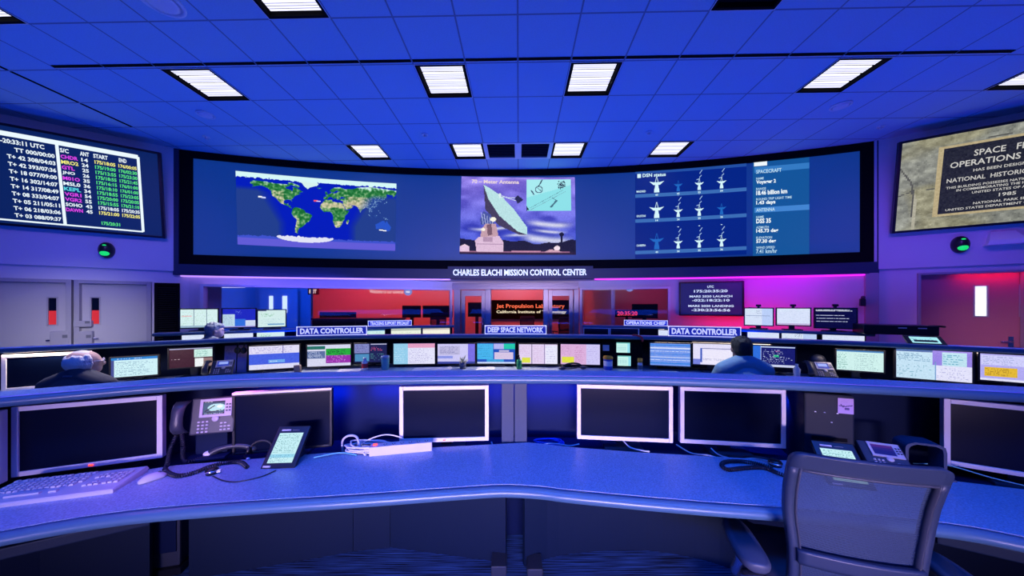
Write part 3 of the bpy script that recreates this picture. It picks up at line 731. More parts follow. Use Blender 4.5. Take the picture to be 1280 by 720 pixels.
m = MB(); g = lambda x, z: DQ(x, z)+Vector((0, -.004, 0))
text_fit(m, 'DSN status', .07, .29, .075, .035, emat(WHT), bold=.03, fn=g); qr(m, DQ, .02, .03, .055, .08, emat(WHT))
for y, s_ in ((.235, 'MADRID'), (.515, 'GOLDSTONE'), (.85, 'CANBERRA')):
    text_fit(m, s_, .012, .10, y+.012, y-.012, emat(WHT), bold=.02, fn=g)
for y, ns_ in ((.285, ('63', '65', '55', '54')), (.575, ('14', '24', '25', '26')), (.935, ('43', '34', '35', '36'))):
    for cx, n_ in zip((.205, .405, .595, .79), ns_): text_fit(m, n_, cx-.012, cx+.012, y+.008, y-.014, emat(WHT), bold=.03, fn=g)
m.build('status_text', vw)
# spacecraft data panel
EQ = quad(((941, 203), (1011.5, 196.5), (1011.5, 318), (941, 320)), -.068); g2 = lambda x, z: EQ(x, z)+Vector((0, -.004, 0))
m = MB(); qr(m, EQ, 0, 0, 1, 1, emat((18, 84, 150)), .0015); m.build('data_backdrop', vw)
m = MB(); qr(m, EQ, .03, .055, 1, .115, emat((52, 122, 192)), .003); qr(m, EQ, .03, .485, 1, .54, emat((66, 132, 206)), .003); qr(m, EQ, .02, -.0, .26, .045, emat((240, 248, 252)), .004); m.build('data_bar', vw)
m = MB()
for s_, x0, x1, y0, y1 in (('SPACECRAFT', .06, .52, .085, .125), ('NAME', .06, .2, .165, .19), ('Voyager 2', .06, .42, .195, .245), ('RANGE', .06, .24, .275, .30), ('18.46 billion km', .06, .62, .305, .355),
        ('ROUND TRIP LIGHT TIME', .06, .70, .385, .41), ('1.43 days', .06, .41, .415, .465), ('ANTENNA', .06, .40, .495, .53), ('NAME', .06, .2, .575, .60), ('DSS 35', .06, .33, .605, .655),
        ('AZIMUTH', .06, .29, .685, .71), ('145.73 deg', .06, .46, .715, .765), ('ELEVATION', .06, .35, .795, .82), ('57.30 deg', .06, .42, .825, .875), ('WIND SPEED', .06, .40, .90, .925), ('7.41 km/hr', .06, .44, .93, .975)):
    sm_ = (y1-y0) < .045
    text_fit(m, s_, x0, x1, y1, y0, emat((190, 224, 240) if sm_ else (240, 250, 252)), bold=.015 if sm_ else .035, fn=g2)
m.build('data_text', vw)
# name sign under the screen
sg = thing('name_sign', 'lit white capital letters naming the control center, under the middle of the video wall', 'sign', (0, 0, 0))
a0, a1 = SC(560, 341)[0], SC(741, 341)[0]
m = MB(); arcslab(m, a0, a1, 2.14, 2.37, .003, .035, M['navy'], 10); m.build('backing', sg)
m = MB(); text_fit(m, 'CHARLES ELACHI MISSION CONTROL CENTER', SC(566.5, 341)[0], SC(733, 341)[0], 2.18, 2.31, M['letter'], bold=.022, fn=lambda s, z: CP(s, z, .037)); m.build('lettering', sg)
# light strip under the housing
def strip(name, label, pxs, mt, z=2.105):
    a, b = SC(pxs[0], 347)[0], SC(pxs[1], 347)[0]; m = MB(); arcslab(m, a, b, z-.012, z+.012, -.12, -.03, mt, 20); return tag(m.build(name), label, 'light strip')
strip('light_strip', 'pale violet light strip under the left half of the video wall', (224, 562), M['pinkled'])
strip('light_strip', 'magenta light strip under the right half of the video wall', (744, 1092), M['magled'])

# ------------------------------------------------------------------ side displays
def side_display(label, px_c, base, d, rz, fwd, xoff, w_, h_, zb):
    n = Vector((d.y, -d.x)); p = base+d*xoff+n*fwd
    t = thing('wall_display', label, 'display', (p.x, p.y, zb), (math.radians(11), 0, rz)); mx = mtx_of((p.x, p.y, zb), (math.radians(11), 0, rz))
    m = MB(); b = .035
    for x in (-w_/2-b/2, w_/2+b/2): m.box((x, .02, h_/2), (b, .09, h_+2*b), M['black'], bev=.004)
    for z in (-b/2, h_+b/2): m.box((0, .02, z), (w_, .09, b), M['black'], bev=.004)
    m.box((0, .055, h_/2), (w_+.02, .03, h_+.02), M['black']); m.build('frame', t)
    m = MB()
    for x in (-w_*.3, w_*.3): m.box((x, .10, h_*.6), (.08, .12, .5), M['black'])
    m.build('bracket', t)
    return t, mx
w_ = 2.60; h_ = 1.36
s_edge = sl(209, LA, LD)
td, mxd = side_display('big blue wall display at left listing UTC times in columns', None, LA, LD, LR, .10, s_edge-w_/2-.035, w_, h_, 2.78)
P1 = lambda px, py: PL(mxd, px, py)
m = MB(); m.box((0, .001, h_/2), (w_, .012, h_), emat((6, 32, 88))); m.build('screen', td)
def rect_l(m, a, b, c, d_, mt, y=-.008): m.poly([(p[0], y, p[1]) for p in (a, b, c, d_)], mt)
wt = emat((236, 250, 255)); m = MB()
def bar(m, p, q, t0, mt, vert=False):
    (xa, za), (xb, zb) = P1(*p), P1(*q)
    if vert: rect_l(m, (xa-t0, za), (xa+t0, za), (xb+t0, zb), (xb-t0, zb), mt)
    else: rect_l(m, (xa, za-t0), (xb, zb-t0), (xb, zb+t0), (xa, za+t0), mt)
xr, zt_ = P1(173, 202); xr2, zb_ = P1(179.5, 291.5); xr = (xr+xr2)/2; zt_ = h_-.10; zb_ = .05
xd = (P1(72, 190)[0]+P1(82.5, 285)[0])/2; xl = -w_/2+.05
rect_l(m, (xl, zt_-.035), (xr, zt_-.035), (xr, zt_+.03), (xl, zt_+.03), wt)
rect_l(m, (xl, zb_-.012), (xr, zb_-.012), (xr, zb_+.012), (xl, zb_+.012), wt)
for x in (xl, xd, xr): rect_l(m, (x-.016, zb_), (x+.016, zb_), (x+.016, zt_), (x-.016, zt_), wt)
m.build('table_rule', td)
zr = lambda k, n=11: zt_-.19-.078*k
def lt(body, x0, x1, zc, c, h=.062): m = MB(); text_fit(m, body, x0, x1, zc-h/2, zc+h/2, emat(c), y=-.008, bold=.03); m.build('text_line', td)
YL, GN, MG, WH, CY = (246, 240, 120), (90, 232, 120), (226, 70, 236), (236, 250, 255), (90, 220, 230)
sc_ = ['CHDR', 'MRO2', 'GTL', 'JNO', 'M01O', 'MSL0', 'KEPL', 'VGR1', 'VGR2', 'SOHO', 'DAWN']; scc = [MG, YL, MG, WH, MG, WH, CY, MG, MG, WH, MG]
an_ = ['14', '24', '25', '26', '35', '36', '34', '54', '55', '43', '45']
st_ = ['175/18:05', '175/19:00', '175/13:55', '175/18:55', '175/16:15', '175/18:10', '175/18:55', '175/20:00', '175/15:55', '175/18:05', '175/21:00']
en_ = ['176/00:05', '176/02:30', '175/23:30', '175/21:45', '176/01:00', '176/01:00', '175/23:05', '175/20:05', '176/21:10', '175/20:35', '175/22:05']
cc = [YL]+[GN]*8+[WH, YL]
W1 = xr-xd; q = lambda f: xd+W1*f
lt('S/C', q(.03), q(.13), zt_-.10, WH); lt('ANT', q(.26), q(.37), zt_-.10, WH); lt('START', q(.42), q(.60), zt_-.10, WH); lt('END', q(.74), q(.84), zt_-.10, WH)
for k in range(11):
    lt(sc_[k], q(.03), q(.03+.05*len(sc_[k])), zr(k), scc[k], .055); lt(an_[k], q(.27), q(.35), zr(k), WH, .055)
    lt(st_[k], q(.43), q(.69), zr(k), cc[k], .055); lt(en_[k], q(.73), q(.97), zr(k), cc[k], .055)
lt('175/20:31', q(.45), q(.69), .13, GN, .055)
xc = lambda px: P1(px, 240)[0]
lt('176-20:33:11 UTC', xc(-3), xc(62), zt_-.10, WH, .065)
lt('TT 000/00:00', xc(25), xd-.03, zt_-.205, WH, .06)
for k, s_ in enumerate(['T+ 42 308/04:03', 'T+ 42 393/07:36', 'T+ 18 077/09:00', 'T+ 16 302/14:07', 'T+ 14 317/08:49', 'T+ 08 333/04:07', 'T+ 05 211/05:11', 'T+ 06 218/03:06', 'T+ 03 088/09:37']):
    lt(s_, xc(15), xd-.03, zt_-.205-.103*(k+1), WH, .06)
# right display: picture of a bronze plaque on a stone wall
s_edge = sl(1111, RA, RD)
tp, mxp = side_display('big wall display at right showing a bronze plaque on stone', None, RA, RD, RR, .10, s_edge+w_/2+.035, w_, h_, 2.80)
pic = Pic(150, 80)
g1 = RNG.normal(0, 1, (24, 36)); g2_ = RNG.normal(0, 1, (50, 80)); v = bil(g1, np.clip(pic.X+pic.Y*.15, 0, 1), pic.Y)*.6+bil(g2_, pic.X, pic.Y)*.4
pic.a[:] = np.array((136, 138, 128))+v[..., None]*np.array((24, 24, 22)); yl = np.clip(bil(RNG.normal(0, 1, (8, 10)), pic.X, pic.Y), 0, 1)[..., None]; pic.a += yl*np.array((14, 9, -8))
for a in (((0, .60), (.06, .55)), ((.06, .55), (.30, .56)), ((.06, .55), (.065, .8)), ((.065, .8), (.075, 1)), ((0, .28), (.05, .45)), ((.05, .45), (.06, .55)), ((.3, .1), (.9, .04))): pic.line(*a[0], *a[1], .004, (84, 84, 80))
pic.line(.07, .6, .075, 1, .006, (176, 172, 152))
pl = PL(mxp, 1170, 230)[0]; pc = PL(mxp, 1259, 240)[0]; ph0, ph1 = .165, h_-.16
fx = lambda x: (x+w_/2)/w_; fz = lambda z: 1-z/h_
pic.a = np.clip(pic.a, 0, 255)
pic.rect(fx(pl), fz(ph1), fx(2*pc-pl), fz(ph0), (184, 168, 128)); pic.rect(fx(pl+.04), fz(ph1-.035), fx(2*pc-pl-.04), fz(ph0+.035), (36, 38, 48)); pic.noise(5)
pic_obj(pic, lambda u, v_: Vector((-w_/2+w_*u, -.006, h_*(1-v_))), 'screen', tp)
hw = pc-pl-.10; c1 = emat((206, 204, 196))
def pt(body, zc, h, half): m = MB(); text_fit(m, body, pc-half, pc+half, zc-h/2, zc+h/2, c1, y=-.010, bold=.012); m.build('text_line', tp)
pz = lambda px, py: PL(mxp, px, py)[1]
H0 = ph1-.045; H1 = ph0+.045; HH = H0-H1
for body, f, h, half in (('SPACE   FLIGHT', .115, .085, .60*hw), ('OPERATIONS  FACILITY', .255, .085, .97*hw), ('HAS BEEN DESIGNATED A', .375, .04, .58*hw), ('NATIONAL  HISTORIC  LANDMARK', .49, .062, 1.0*hw),
        ('THIS BUILDING POSSESSES NATIONAL SIGNIFICANCE', .60, .034, 1.0*hw), ('IN COMMEMORATING THE HISTORY OF THE', .655, .034, .82*hw), ('UNITED STATES OF AMERICA', .715, .034, .56*hw),
        ('1985', .795, .05, .13*hw), ('NATIONAL PARK SERVICE', .885, .034, .52*hw), ('UNITED STATES DEPARTMENT OF THE INTERIOR', .95, .034, .97*hw)):
    pt(body, H0-HH*f, h, half)

# ------------------------------------------------------------------ ceiling fixtures
def troffer(c, r, label, on=True, group='square ceiling lights'):
    p = GP(c+.5, r+.5, 0); t = thing('ceiling_light', label, 'ceiling light', p, -YAW, group if label is None else None)
    m = MB(); a = T/2; b = .035
    for x in (-a+b/2, a-b/2): m.box((x, 0, .045), (b, T, .10), M['matte_black'])
    for y in (-a+b/2, a-b/2): m.box((0, y, .045), (T-2*b, b, .10), M['matte_black'])
    m.box((0, 0, .10), (T, T, .012), M['matte_black'])
    for x in (-a+.004, a-.004): m.box((x, 0, -.004), (.008, T, .006), M['white_metal'])
    for y in (-a+.004, a-.004): m.box((0, y, -.004), (T, .008, .006), M['white_metal'])
    m.build('housing', t)
    for k in range(4):
        m = MB(); y = -.198+k*.132
        m.box((0, y, .035), (T-.11, .108, .012), M['lamp'] if on else M['matte_black'], bev=.002)
        if on:
            for j in range(3): m.box((0, y-.027+.027*j, .028), (T-.11, .003, .003), M['midgrey'])
        m.build('louver', t)
    return t
names = {(-7, 1): 'square ceiling light high above the left wall display, in the middle row', (-2, 1): 'square ceiling light left of centre in the middle row', (1, 1): 'square ceiling light right of centre in the middle row',
 (6, 1): 'square ceiling light in the middle row, above the right end of the video wall', (10, 1): 'square ceiling light cut by the right edge of the photo', (-9, -1): 'ceiling light fixture at the top left corner of the photo',
 (-4, -1): 'square ceiling light cut by the top edge, left of centre', (3, -1): 'unlit dark ceiling fixture cut by the top edge', (-5, 4): 'small-looking ceiling light nearest the video wall above the world map',
 (-2, 4): 'ceiling light nearest the video wall, left of the two vents', (1, 4): 'ceiling light nearest the video wall, right of the two vents', (4, 4): 'ceiling light nearest the video wall, above the antenna status panel', (-11, 1): None}
for c, r in lights_on:
    troffer(c, r, names[(c, r)], on=(c, r) != (3, -1))
for (c, r), lb in zip(vents, ('dark slatted ceiling vent left of the centre line', 'dark slatted ceiling vent right of the centre line')):
    t = thing('ceiling_vent', lb, 'vent', GP(c+.5, r+.5), -YAW); m = MB(); a = T/2
    for x in (-a+.03, a-.03): m.box((x, 0, .0), (.06, T, .012), M['white_metal'])
    for y in (-a+.02, a-.02): m.box((0, y, .0), (T-.12, .04, .012), M['white_metal'])
    m.box((0, 0, .05), (T, T, .01), M['matte_black']); m.build('frame', t)
    m = MB()
    for k in range(12): m.box((0, -.24+k*.044, .015), (T-.12, .03, .004), M['darkgrey'], rot=(.7, 0, 0))
    m.build('slat', t)
sd = thing('linear_air_diffuser', 'long thin black air slot running across the ceiling', 'vent', GP(0, SLOTROW), -YAW)
for c in range(-9, 9):
    m = MB(); m.box((c*T+T/2, -.055, -.003), (T-.02, .036, .006), M['matte_black']); m.box((c*T+T/2, -.032, -.004), (T-.02, .006, .008), M['white_metal']); m.build('slot', sd)
for c, lb, r0, r1 in ((-10, 'thin black ceiling slot running towards the left wall display', -1, 3), (10, 'thin dark ceiling slot beside the light at the right edge', 0, 2)):
    t = thing('linear_air_diffuser', lb, 'vent', GP(c, 1), -YAW)
    for r in range(r0, r1): m = MB(); m.box((.0, (r-1)*T+T/2, -.003), (.035, T-.03, .006), M['matte_black']); m.build('slot', t)
def ceil_pt(px, py): d = (ZCL-ZC)*F/(HY-py); return Vector(((px-CX)/F*d, d, ZCL))
for px, py, r_, lb in ((257, 143, .11, 'round ceiling speaker near the light above the left display'), (1051, 132, .12, 'round ceiling speaker below the light over the right display'),
        (201, 1, .17, 'large round ceiling ring at the top left edge'), (258, 171, .05, 'small ceiling sprinkler above the left corner of the video wall'), (531, 168, .05, 'small ceiling sprinkler left of centre'), (811, 165, .05, 'small ceiling sprinkler right of centre'), (1101, 158, .05, 'small ceiling sprinkler above the right corner of the video wall')):
    t = thing('ceiling_speaker' if r_ > .08 else 'sprinkler_head', lb, 'speaker' if r_ > .08 else 'sprinkler', ceil_pt(px, py))
    m = MB(); m.lathe([(r_, 0), (r_, -.012), (r_*.86, -.018), (r_*.84, -.010), (.001, -.010)], M['white_metal'], seg=24); m.build('ring', t)
    m = MB(); m.lathe([(r_*.80, -.011), (r_*.6, -.02), (.001, -.025)] if r_ > .08 else [(.014, -.01), (.012, -.04), (.022, -.042), (.001, -.046)], M['silver'], seg=20); m.build('grille' if r_ > .08 else 'nozzle', t)

# wall items
def wall_item(base, d, px, py, fwd=0):
    s = sl(px, base, d); p = base+d*s; n = Vector((d.y, -d.x)); p = p+n*fwd
    return Vector((p.x, p.y, ZC-(py-HY)/F*p.y))
for base, d, rz, px, py, lb in ((LA, LD, LR, 134, 313, 'black wall dome with green glowing lens under the left display'), (RA, RD, RR, 1199, 306, 'black wall dome with green glowing lens under the right display')):
    t = thing('wall_dome', lb, 'alarm light', wall_item(base, d, px, py), rz)
    m = MB(); R_ = .125
    rows = [[Vector((R_*math.cos(a)*math.cos(b)*.72, -.02-R_*.9*math.sin(b), R_*1.05*math.sin(a)*math.cos(b))) for a in [2*math.pi*k/24 for k in range(24)]] for b in [math.pi/2*j/8 for j in range(8)]]
    rows = [[Vector((v.x, 0, v.z)) for v in rows[0]]]+rows
    m.grid(rows, M['black'], True, True, True); m.build('dome', t)
    m = MB(); m.ball((0, -.085, -.055), (.056, .055, .046), M['green_led']); m.build('lens', t)
    m = MB(); m.ball((0, -.10, .07), (.026, .025, .014), M['green_led']); m.build('indicator', t)
t = thing('emergency_light', 'white wedge shaped emergency light on the right wall', 'emergency light', wall_item(RA, RD, 1251, 300), RR)
m = MB(); rows = [[Vector((x*.150, 0, -.06)), Vector((x*.175, -.15, -.06)), Vector((x*.160, -.14, -.01)), Vector((x*.11, -.04, .125)), Vector((x*.11, 0, .125))] for x in (-1, 1)]
m.grid(rows, M['white_metal'], False, True, True); m.build('housing', t); m = MB(); m.box((0, -.075, -.07), (.34, .15, .022), M['white_metal'], bev=.004); m.build('base_tray', t)
tv_a, tv_b = BC+d3*st(848.5, BC, d3), BC+d3*st(929, BC, d3); c = (tv_a+tv_b)/2; L = (tv_b-tv_a).length; n3 = Vector((d3.y, -d3.x)); c = c+n3*.05
r3 = math.atan2(d3.y, d3.x)
t = thing('wall_television', 'dark wall television showing UTC and MARS 2020 countdowns', 'television', (c.x, c.y, 1.355), r3); hh = .69
m = MB(); b = .03
for x in (-L/2+b/2, L/2-b/2): m.box((x, 0, hh/2), (b, .05, hh), M['black'], bev=.004)
for z in (b/2, hh-b/2): m.box((0, 0, z), (L-2*b, .05, b), M['black'], bev=.004)
m.box((0, .03, hh/2), (L*.9, .03, hh*.9), M['black']); m.build('frame', t)
m = MB(); m.box((0, .005, hh/2), (L-2*b, .012, hh-2*b), emat((4, 22, 92))); m.build('screen', t)
for s_, zf, wf, hf in (('UTC', .84, .10, .055), ('175:20:35:20', .72, .52, .065), ('MARS 2020 LAUNCH', .56, .66, .05), ('-022:18:22:10', .45, .58, .06), ('MARS 2020 LANDING', .28, .70, .05), ('-230:23:56:56', .17, .60, .065)):
    m = MB(); text_fit(m, s_, -L*wf/2, L*wf/2, hh*(zf-hf/1.0)+.02, hh*zf+.03, emat((206, 224, 255)), y=-.004, bold=.03); m.build('text_line', t)
m = MB(); m.box((0, .05, hh*.5), (.3, .03, .3), M['black']); m.build('bracket', t)

# ------------------------------------------------------------------ things inside the glazed rooms
t = thing('laboratory_sign', 'black board with red and white lettering behind the glass entrance', 'sign', (0.55, 10.9, 0))
mxs = mtx_of((.55, 10.85, 0), 0); q0 = PL(mxs, 609, 378); q1 = PL(mxs, 722, 396)
m = MB(); m.box(((q0[0]+q1[0])/2, 0, (q0[1]+q1[1])/2), (q1[0]-q0[0], .05, q0[1]-q1[1]+.16), M['matte_black'], bev=.005); m.build('board', t)
m = MB(); a = PL(mxs, 620.5, 386.5); b = PL(mxs, 706, 380)
text_fit(m, 'Jet Propulsion Laboratory', a[0], b[0], a[1], b[1], emat((255, 112, 74)), y=-.035, bold=.02); m.build('red_lettering', t)
m = MB(); a = PL(mxs, 620.5, 392.5); b = PL(mxs, 708, 388)
text_fit(m, 'California Institute of Technology', a[0], b[0], a[1], b[1], emat((250, 236, 200)), y=-.035, bold=.02); m.build('white_lettering', t)
a = PL(mxs, 606, 387); m = MB(); m.lathe([(.001, 0), (.21, 0), (.21, .02), (.001, .02)], emat((60, 140, 200)), seg=24, mtx=Matrix.Translation((a[0], -.04, a[1])) @ Matrix.Rotation(math.pi/2, 4, 'X'))
m.build('emblem_disc', t); m = MB(); text_fit(m, 'NASA', a[0]-.15, a[0]+.15, a[1]-.05, a[1]+.05, emat((240, 248, 255)), y=-.065, bold=.03); m.build('emblem_lettering', t)
def back_screen(px0, px1, py0, py1, d, label, mt=None):
    x0 = (px0-CX)/F*d; x1 = (px1-CX)/F*d; z1 = ZC-(py0-HY)/F*d; z0 = ZC-(py1-HY)/F*d
    t = thing('presentation_screen', label, 'screen', ((x0+x1)/2, d, 0)); w2 = x1-x0; m = MB()
    m.box((0, 0, (z0+z1)/2), (w2, .05, z1-z0), M['matte_black'], bev=.008); m.build('frame', t)
    m = MB(); m.box((0, -.028, (z0+z1)/2), (w2-.06, .006, z1-z0-.06), mt or M['glassdark']); m.build('screen', t)
    m = MB(); m.box((0, .04, z0/2), (.1, .06, z0), M['black']); m.box((0, 0, .02), (.6, .5, .04), M['black'], bev=.008); m.build('stand', t)
back_screen(400, 445, 390, 404, 9.2, 'wide dark screen at the left in the red room')
back_screen(503, 526, 382, 397, 9.8, 'dark screen in the red room, left of its pair near the entrance')
back_screen(528.5, 566, 382, 397, 9.7, 'dark screen in the red room, right of its pair beside the entrance')
back_screen(585, 607, 378, 396, 10.2, 'dark screen seen through the left entrance leaf')
back_screen(790, 822, 380, 398, 9.6, 'dark screen inside the right glazed room')
# lit corridor windows in a pair of far doors, and the exit sign
t = thing('corridor_door', 'far double door with two bright narrow panes in the left glazed room', 'door', (-8.1, 10.7, 0))
mxq = mtx_of((-8.1, 10.7, 0), 0); m = MB(); e0 = PL(mxq, 325, 400)[0]; e1 = PL(mxq, 372, 400)[0]; m.box(((e0+e1)/2, 0, 1.05), (e1-e0, .05, 2.1), M['wall']); m.build('door_leaf', t)
for a, b, y1 in ((337.5, 342, 387), (354, 359.5, 391)):
    x0 = PL(mxq, a, 370); x1 = PL(mxq, b, y1); m = MB(); m.box(((x0[0]+x1[0])/2, -.03, (x0[1]+x1[1])/2), (x1[0]-x0[0], .02, x0[1]-x1[1]), M['skylit']); m.build('pane', t)
t = thing('exit_sign', 'small lit EXIT sign hanging in the red room', 'sign', W(392, 368, 8.6)); m = MB(); m.box((0, 0, .08), (.30, .03, .17), M['red'], bev=.004); m.build('housing', t)
m = MB(); text_fit(m, 'EXIT', -.11, .09, .03, .13, emat((255, 225, 225)), y=-.017, bold=.03); m.build('lettering', t); m = MB(); m.box((0, 0, .50), (.015, .015, .70), M['white_metal']); m.build('hanger', t)
def decal(win, px0, px1, py, label, d_, a_):
    ang = math.atan2(d_.y, d_.x); mx = mtx_of((a_.x, a_.y, 0), ang); t = thing('window_lettering', label, 'lettering', (a_.x, a_.y, 0), ang)
    x0 = PL(mx, px0, py); x1 = PL(mx, px1, py); L_ = x1[0]-x0[0]; h = L_*.085
    m = MB(); text_fit(m, 'Welcome to our universe', x0[0], x0[0]+L_*.82, x0[1]-h*.5, x0[1]+h*.7, emat((238, 210, 205)), y=.008, bold=.01); m.build('script', t)
    m = MB(); m.lathe([(.001, 0), (h*1.25, 0), (h*1.25, .003), (.001, .003)], emat((120, 130, 200)), seg=20, mtx=Matrix.Translation((x0[0]+L_*.94, .008, x0[1]+.01)) @ Matrix.Rotation(math.pi/2, 4, 'X')); m.build('emblem_disc', t)
    m = MB(); text_fit(m, 'NASA', x0[0]+L_*.89, x0[0]+L_*.99, x0[1]-.02, x0[1]+.03, emat((246, 240, 246)), y=.004, bold=.03); m.build('emblem_lettering', t)
decal(win1, 462, 513, 364.5, 'white script lettering along the top of the left glazed window', d1, BA)
decal(win2, 743, 790, 361, 'white script lettering along the top of the right glazed window', d3, BC)
t = thing('digital_clock', 'red digital clock reading 20:35:20 inside the right glazed room', 'clock', W(784, 394.5, 7.9)); m = MB(); m.box((0, .02, .05), (.58, .05, .17), M['matte_black'], bev=.005); m.build('housing', t)
m = MB(); text_fit(m, '20:35:20', -.25, .25, 0, .11, emat((255, 60, 80), 1.2), y=-.008, bold=.02); m.build('digits', t); m = MB(); m.box((0, .03, -.7), (.05, .05, 1.42), M['black']); m.build('pole', t)
# rear-room tube lights seen at the top of the glass
for px0, px1, py, d, lb in ((270, 305, 358.5, 9.0, 'white tube light in the left end of the left glazed room'), (440, 470, 357.5, 9.5, 'white tube light above the red room wall'), (643, 669, 360.5, 9.0, 'white tube light above the entrance')):
    a = W(px0, py, d); b = W(px1, py, d); t = thing('tube_light', lb, 'light', (a+b)/2); L_ = (b-a).length; m = MB(); m.box((0, 0, 0), (L_, .10, .05), M['lamp'], bev=.01); m.build('tube', t); m = MB(); m.box((0, 0, .04), (L_+.04, .13, .03), M['white_metal']); m.build('housing', t)
    m = MB()
    for x in (-L_*.35, L_*.35): m.box((x, 0, .35), (.012, .012, .66), M['white_metal'])
    m.build('hanger', t)
t = thing('credenza', 'low dark cabinet along the left half of the red room', 'cabinet', ((450-CX)/F*8.2, 8.2, .34)); m = MB(); w3 = 106/F*8.2; m.box((0, 0, .43), (w3, .45, .86), M['darkgrey'], bev=.01); m.build('body', t)
m = MB(); m.box((0, 0, .875), (w3+.04, .49, .03), M['navy'], bev=.004); m.build('top', t)
for k in range(4): m = MB(); m.box((-w3/2+w3/8+w3/4*k, -.23, .43), (w3/4-.02, .02, .80), M['black'], bev=.004); m.build('door', t)
t = thing('wall_sensor', 'small dark sensor on the grey column at the right end of the magenta wall', 'sensor', (BD_.x-.16, BD_.y-.06, ZC-(378-HY)/F*5.4), RR); m = MB(); m.box((0, 0, 0), (.07, .07, .13), M['black'], bev=.01); m.build('housing', t); m = MB(); m.ball((0, -.03, .085), (.03, .03, .03), M['darkgrey']); m.build('dome', t)


# ------------------------------------------------------------------ consoles: three rows of curved counters
ZD = .735                                     # worktop height
def console(path, worktop_back, worktop_front, names, zc=1.175, front_panel=True, led=True):
    """counter shelf on a back board over a worktop; names: labels for counter, back board, worktop"""
    cs = MB(); ns = normals(path); bk = offset(path, .165)
    cs.prism([*path, *bk[::-1]], zc-.045, zc, M['desk'])
    c = cs.build('counter_shelf'); tag(c, names[0], 'counter')
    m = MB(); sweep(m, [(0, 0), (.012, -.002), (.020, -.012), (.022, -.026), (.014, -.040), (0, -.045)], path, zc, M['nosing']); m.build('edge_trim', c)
    m = MB(); sweep(m, [(-.012, .0005), (-.010, .003), (.002, .003), (.006, .0005)], path, zc, M['strip']); m.build('edge_glint', c)  # thin lavender band added in place of the light reflected along the edge
    bb = MB(); a = offset(path, .33); b = offset(path, .36); bb.prism([*a, *b[::-1]], 0, zc-.05, M['backpanel'])
    o = bb.build('back_board'); tag(o, names[1], 'console panel')
    # the counter rests on the board through a sloping top board
    m = MB(); m.prism([*offset(path, .15), *offset(path, .36)[::-1]], zc-.05, zc-.044, M['backpanel']); m.build('top_rail', o)
    if names[2]:
        m = MB(); f = offset(path, worktop_front); b = offset(path, worktop_back); m.prism([*f, *b[::-1]], ZD-.035, ZD, M['desk']); o = m.build('worktop'); tag(o, names[2], 'worktop')
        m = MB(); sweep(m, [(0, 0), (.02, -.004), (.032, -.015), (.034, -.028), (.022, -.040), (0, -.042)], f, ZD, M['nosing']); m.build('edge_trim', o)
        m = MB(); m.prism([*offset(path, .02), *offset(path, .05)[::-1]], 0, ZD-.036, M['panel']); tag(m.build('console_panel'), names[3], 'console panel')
R1 = smooth([(-3.05, 1.04), (-2.32, 1.44), (-1.76, 1.745), (-1.107, 1.83), (0, 1.876), (.881, 1.839), (1.771, 1.673), (2.436, 1.51), (3.1, 1.30)], 2)
R2 = smooth([(-5.5, 2.55), (-4.83, 2.99), (-3.91, 3.53), (-2.8, 4.12), (-1.5, 4.31), (0, 4.35), (1.59, 4.21), (3.36, 3.72), (4.11, 3.37), (4.74, 2.96), (5.5, 2.45)], 2)
R3L = smooth([(-5.15, 4.55), (-4.1, 5.15), (-2.61, 5.85), (-1.15, 6.30)], 2)
R3R = smooth([(1.40, 6.30), (2.82, 5.95), (3.81, 5.35), (5.2, 4.55)], 2)
console(R1, 0, 0, ('curved counter shelf directly above the front desk', 'dark back board behind the monitors of the front desk', None))
console(R2, .32, -.45, ('long curved counter carrying the DATA CONTROLLER signs', 'dark back board behind the middle row of lit monitors', 'worktop of the middle row, holding bottles and papers', 'low panel under the middle row worktop'))
console(R3L, .32, -.45, ('rear left counter carrying the TRACKING SUPPORT SPECIALIST sign', 'dark board behind the rear left monitors', 'worktop of the rear left console', 'low panel under the rear left worktop'))
console(R3R, .32, -.45, ('rear right counter carrying the OPERATIONS CHIEF sign', 'dark board behind the rear right monitors', 'worktop of the rear right console', 'low panel under the rear right worktop'))
# front desk
FR = [(-3.0, .62), (-2.3, 1.02), (-1.957, 1.213), (-1.644, 1.331), (-1.259, 1.387), (-.719, 1.441), (-.183, 1.510), (-.027, 1.524), (.152, 1.506), (.246, 1.48), (.791, 1.395), (1.172, 1.352), (1.727, 1.262), (1.905, 1.181), (2.5, .86)]
FR = smooth(FR, 2)
BK = [(-3.2, 1.00), (-2.45, 1.42), (-1.80, 1.70), (-1.085, 1.84), (-.479, 1.91), (.105, 1.98), (.394, 1.908), (.758, 1.845), (1.515, 1.752), (2.154, 1.55), (2.387, 1.479), (3.0, 1.20)]
m = MB(); m.prism([*FR, *BK[::-1]], ZD-.035, ZD, M['desk']); dk = m.build('worktop'); tag(dk, 'big curved speckled desk worktop in the foreground', 'worktop')
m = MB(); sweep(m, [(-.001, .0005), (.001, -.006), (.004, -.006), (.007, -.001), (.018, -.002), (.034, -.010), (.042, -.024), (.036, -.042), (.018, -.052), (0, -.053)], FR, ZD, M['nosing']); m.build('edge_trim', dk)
# dark cable trough between the worktop and the back board
m = MB(); tb = offset(R1, .325); m.prism([*[(p[0], p[1]+.004) for p in BK], *tb[::-1]], ZD-.075, ZD-.055, M['backpanel']); tag(m.build('cable_trough'), 'dark cable trough behind the desk edge, under the unlit monitors', 'trough')
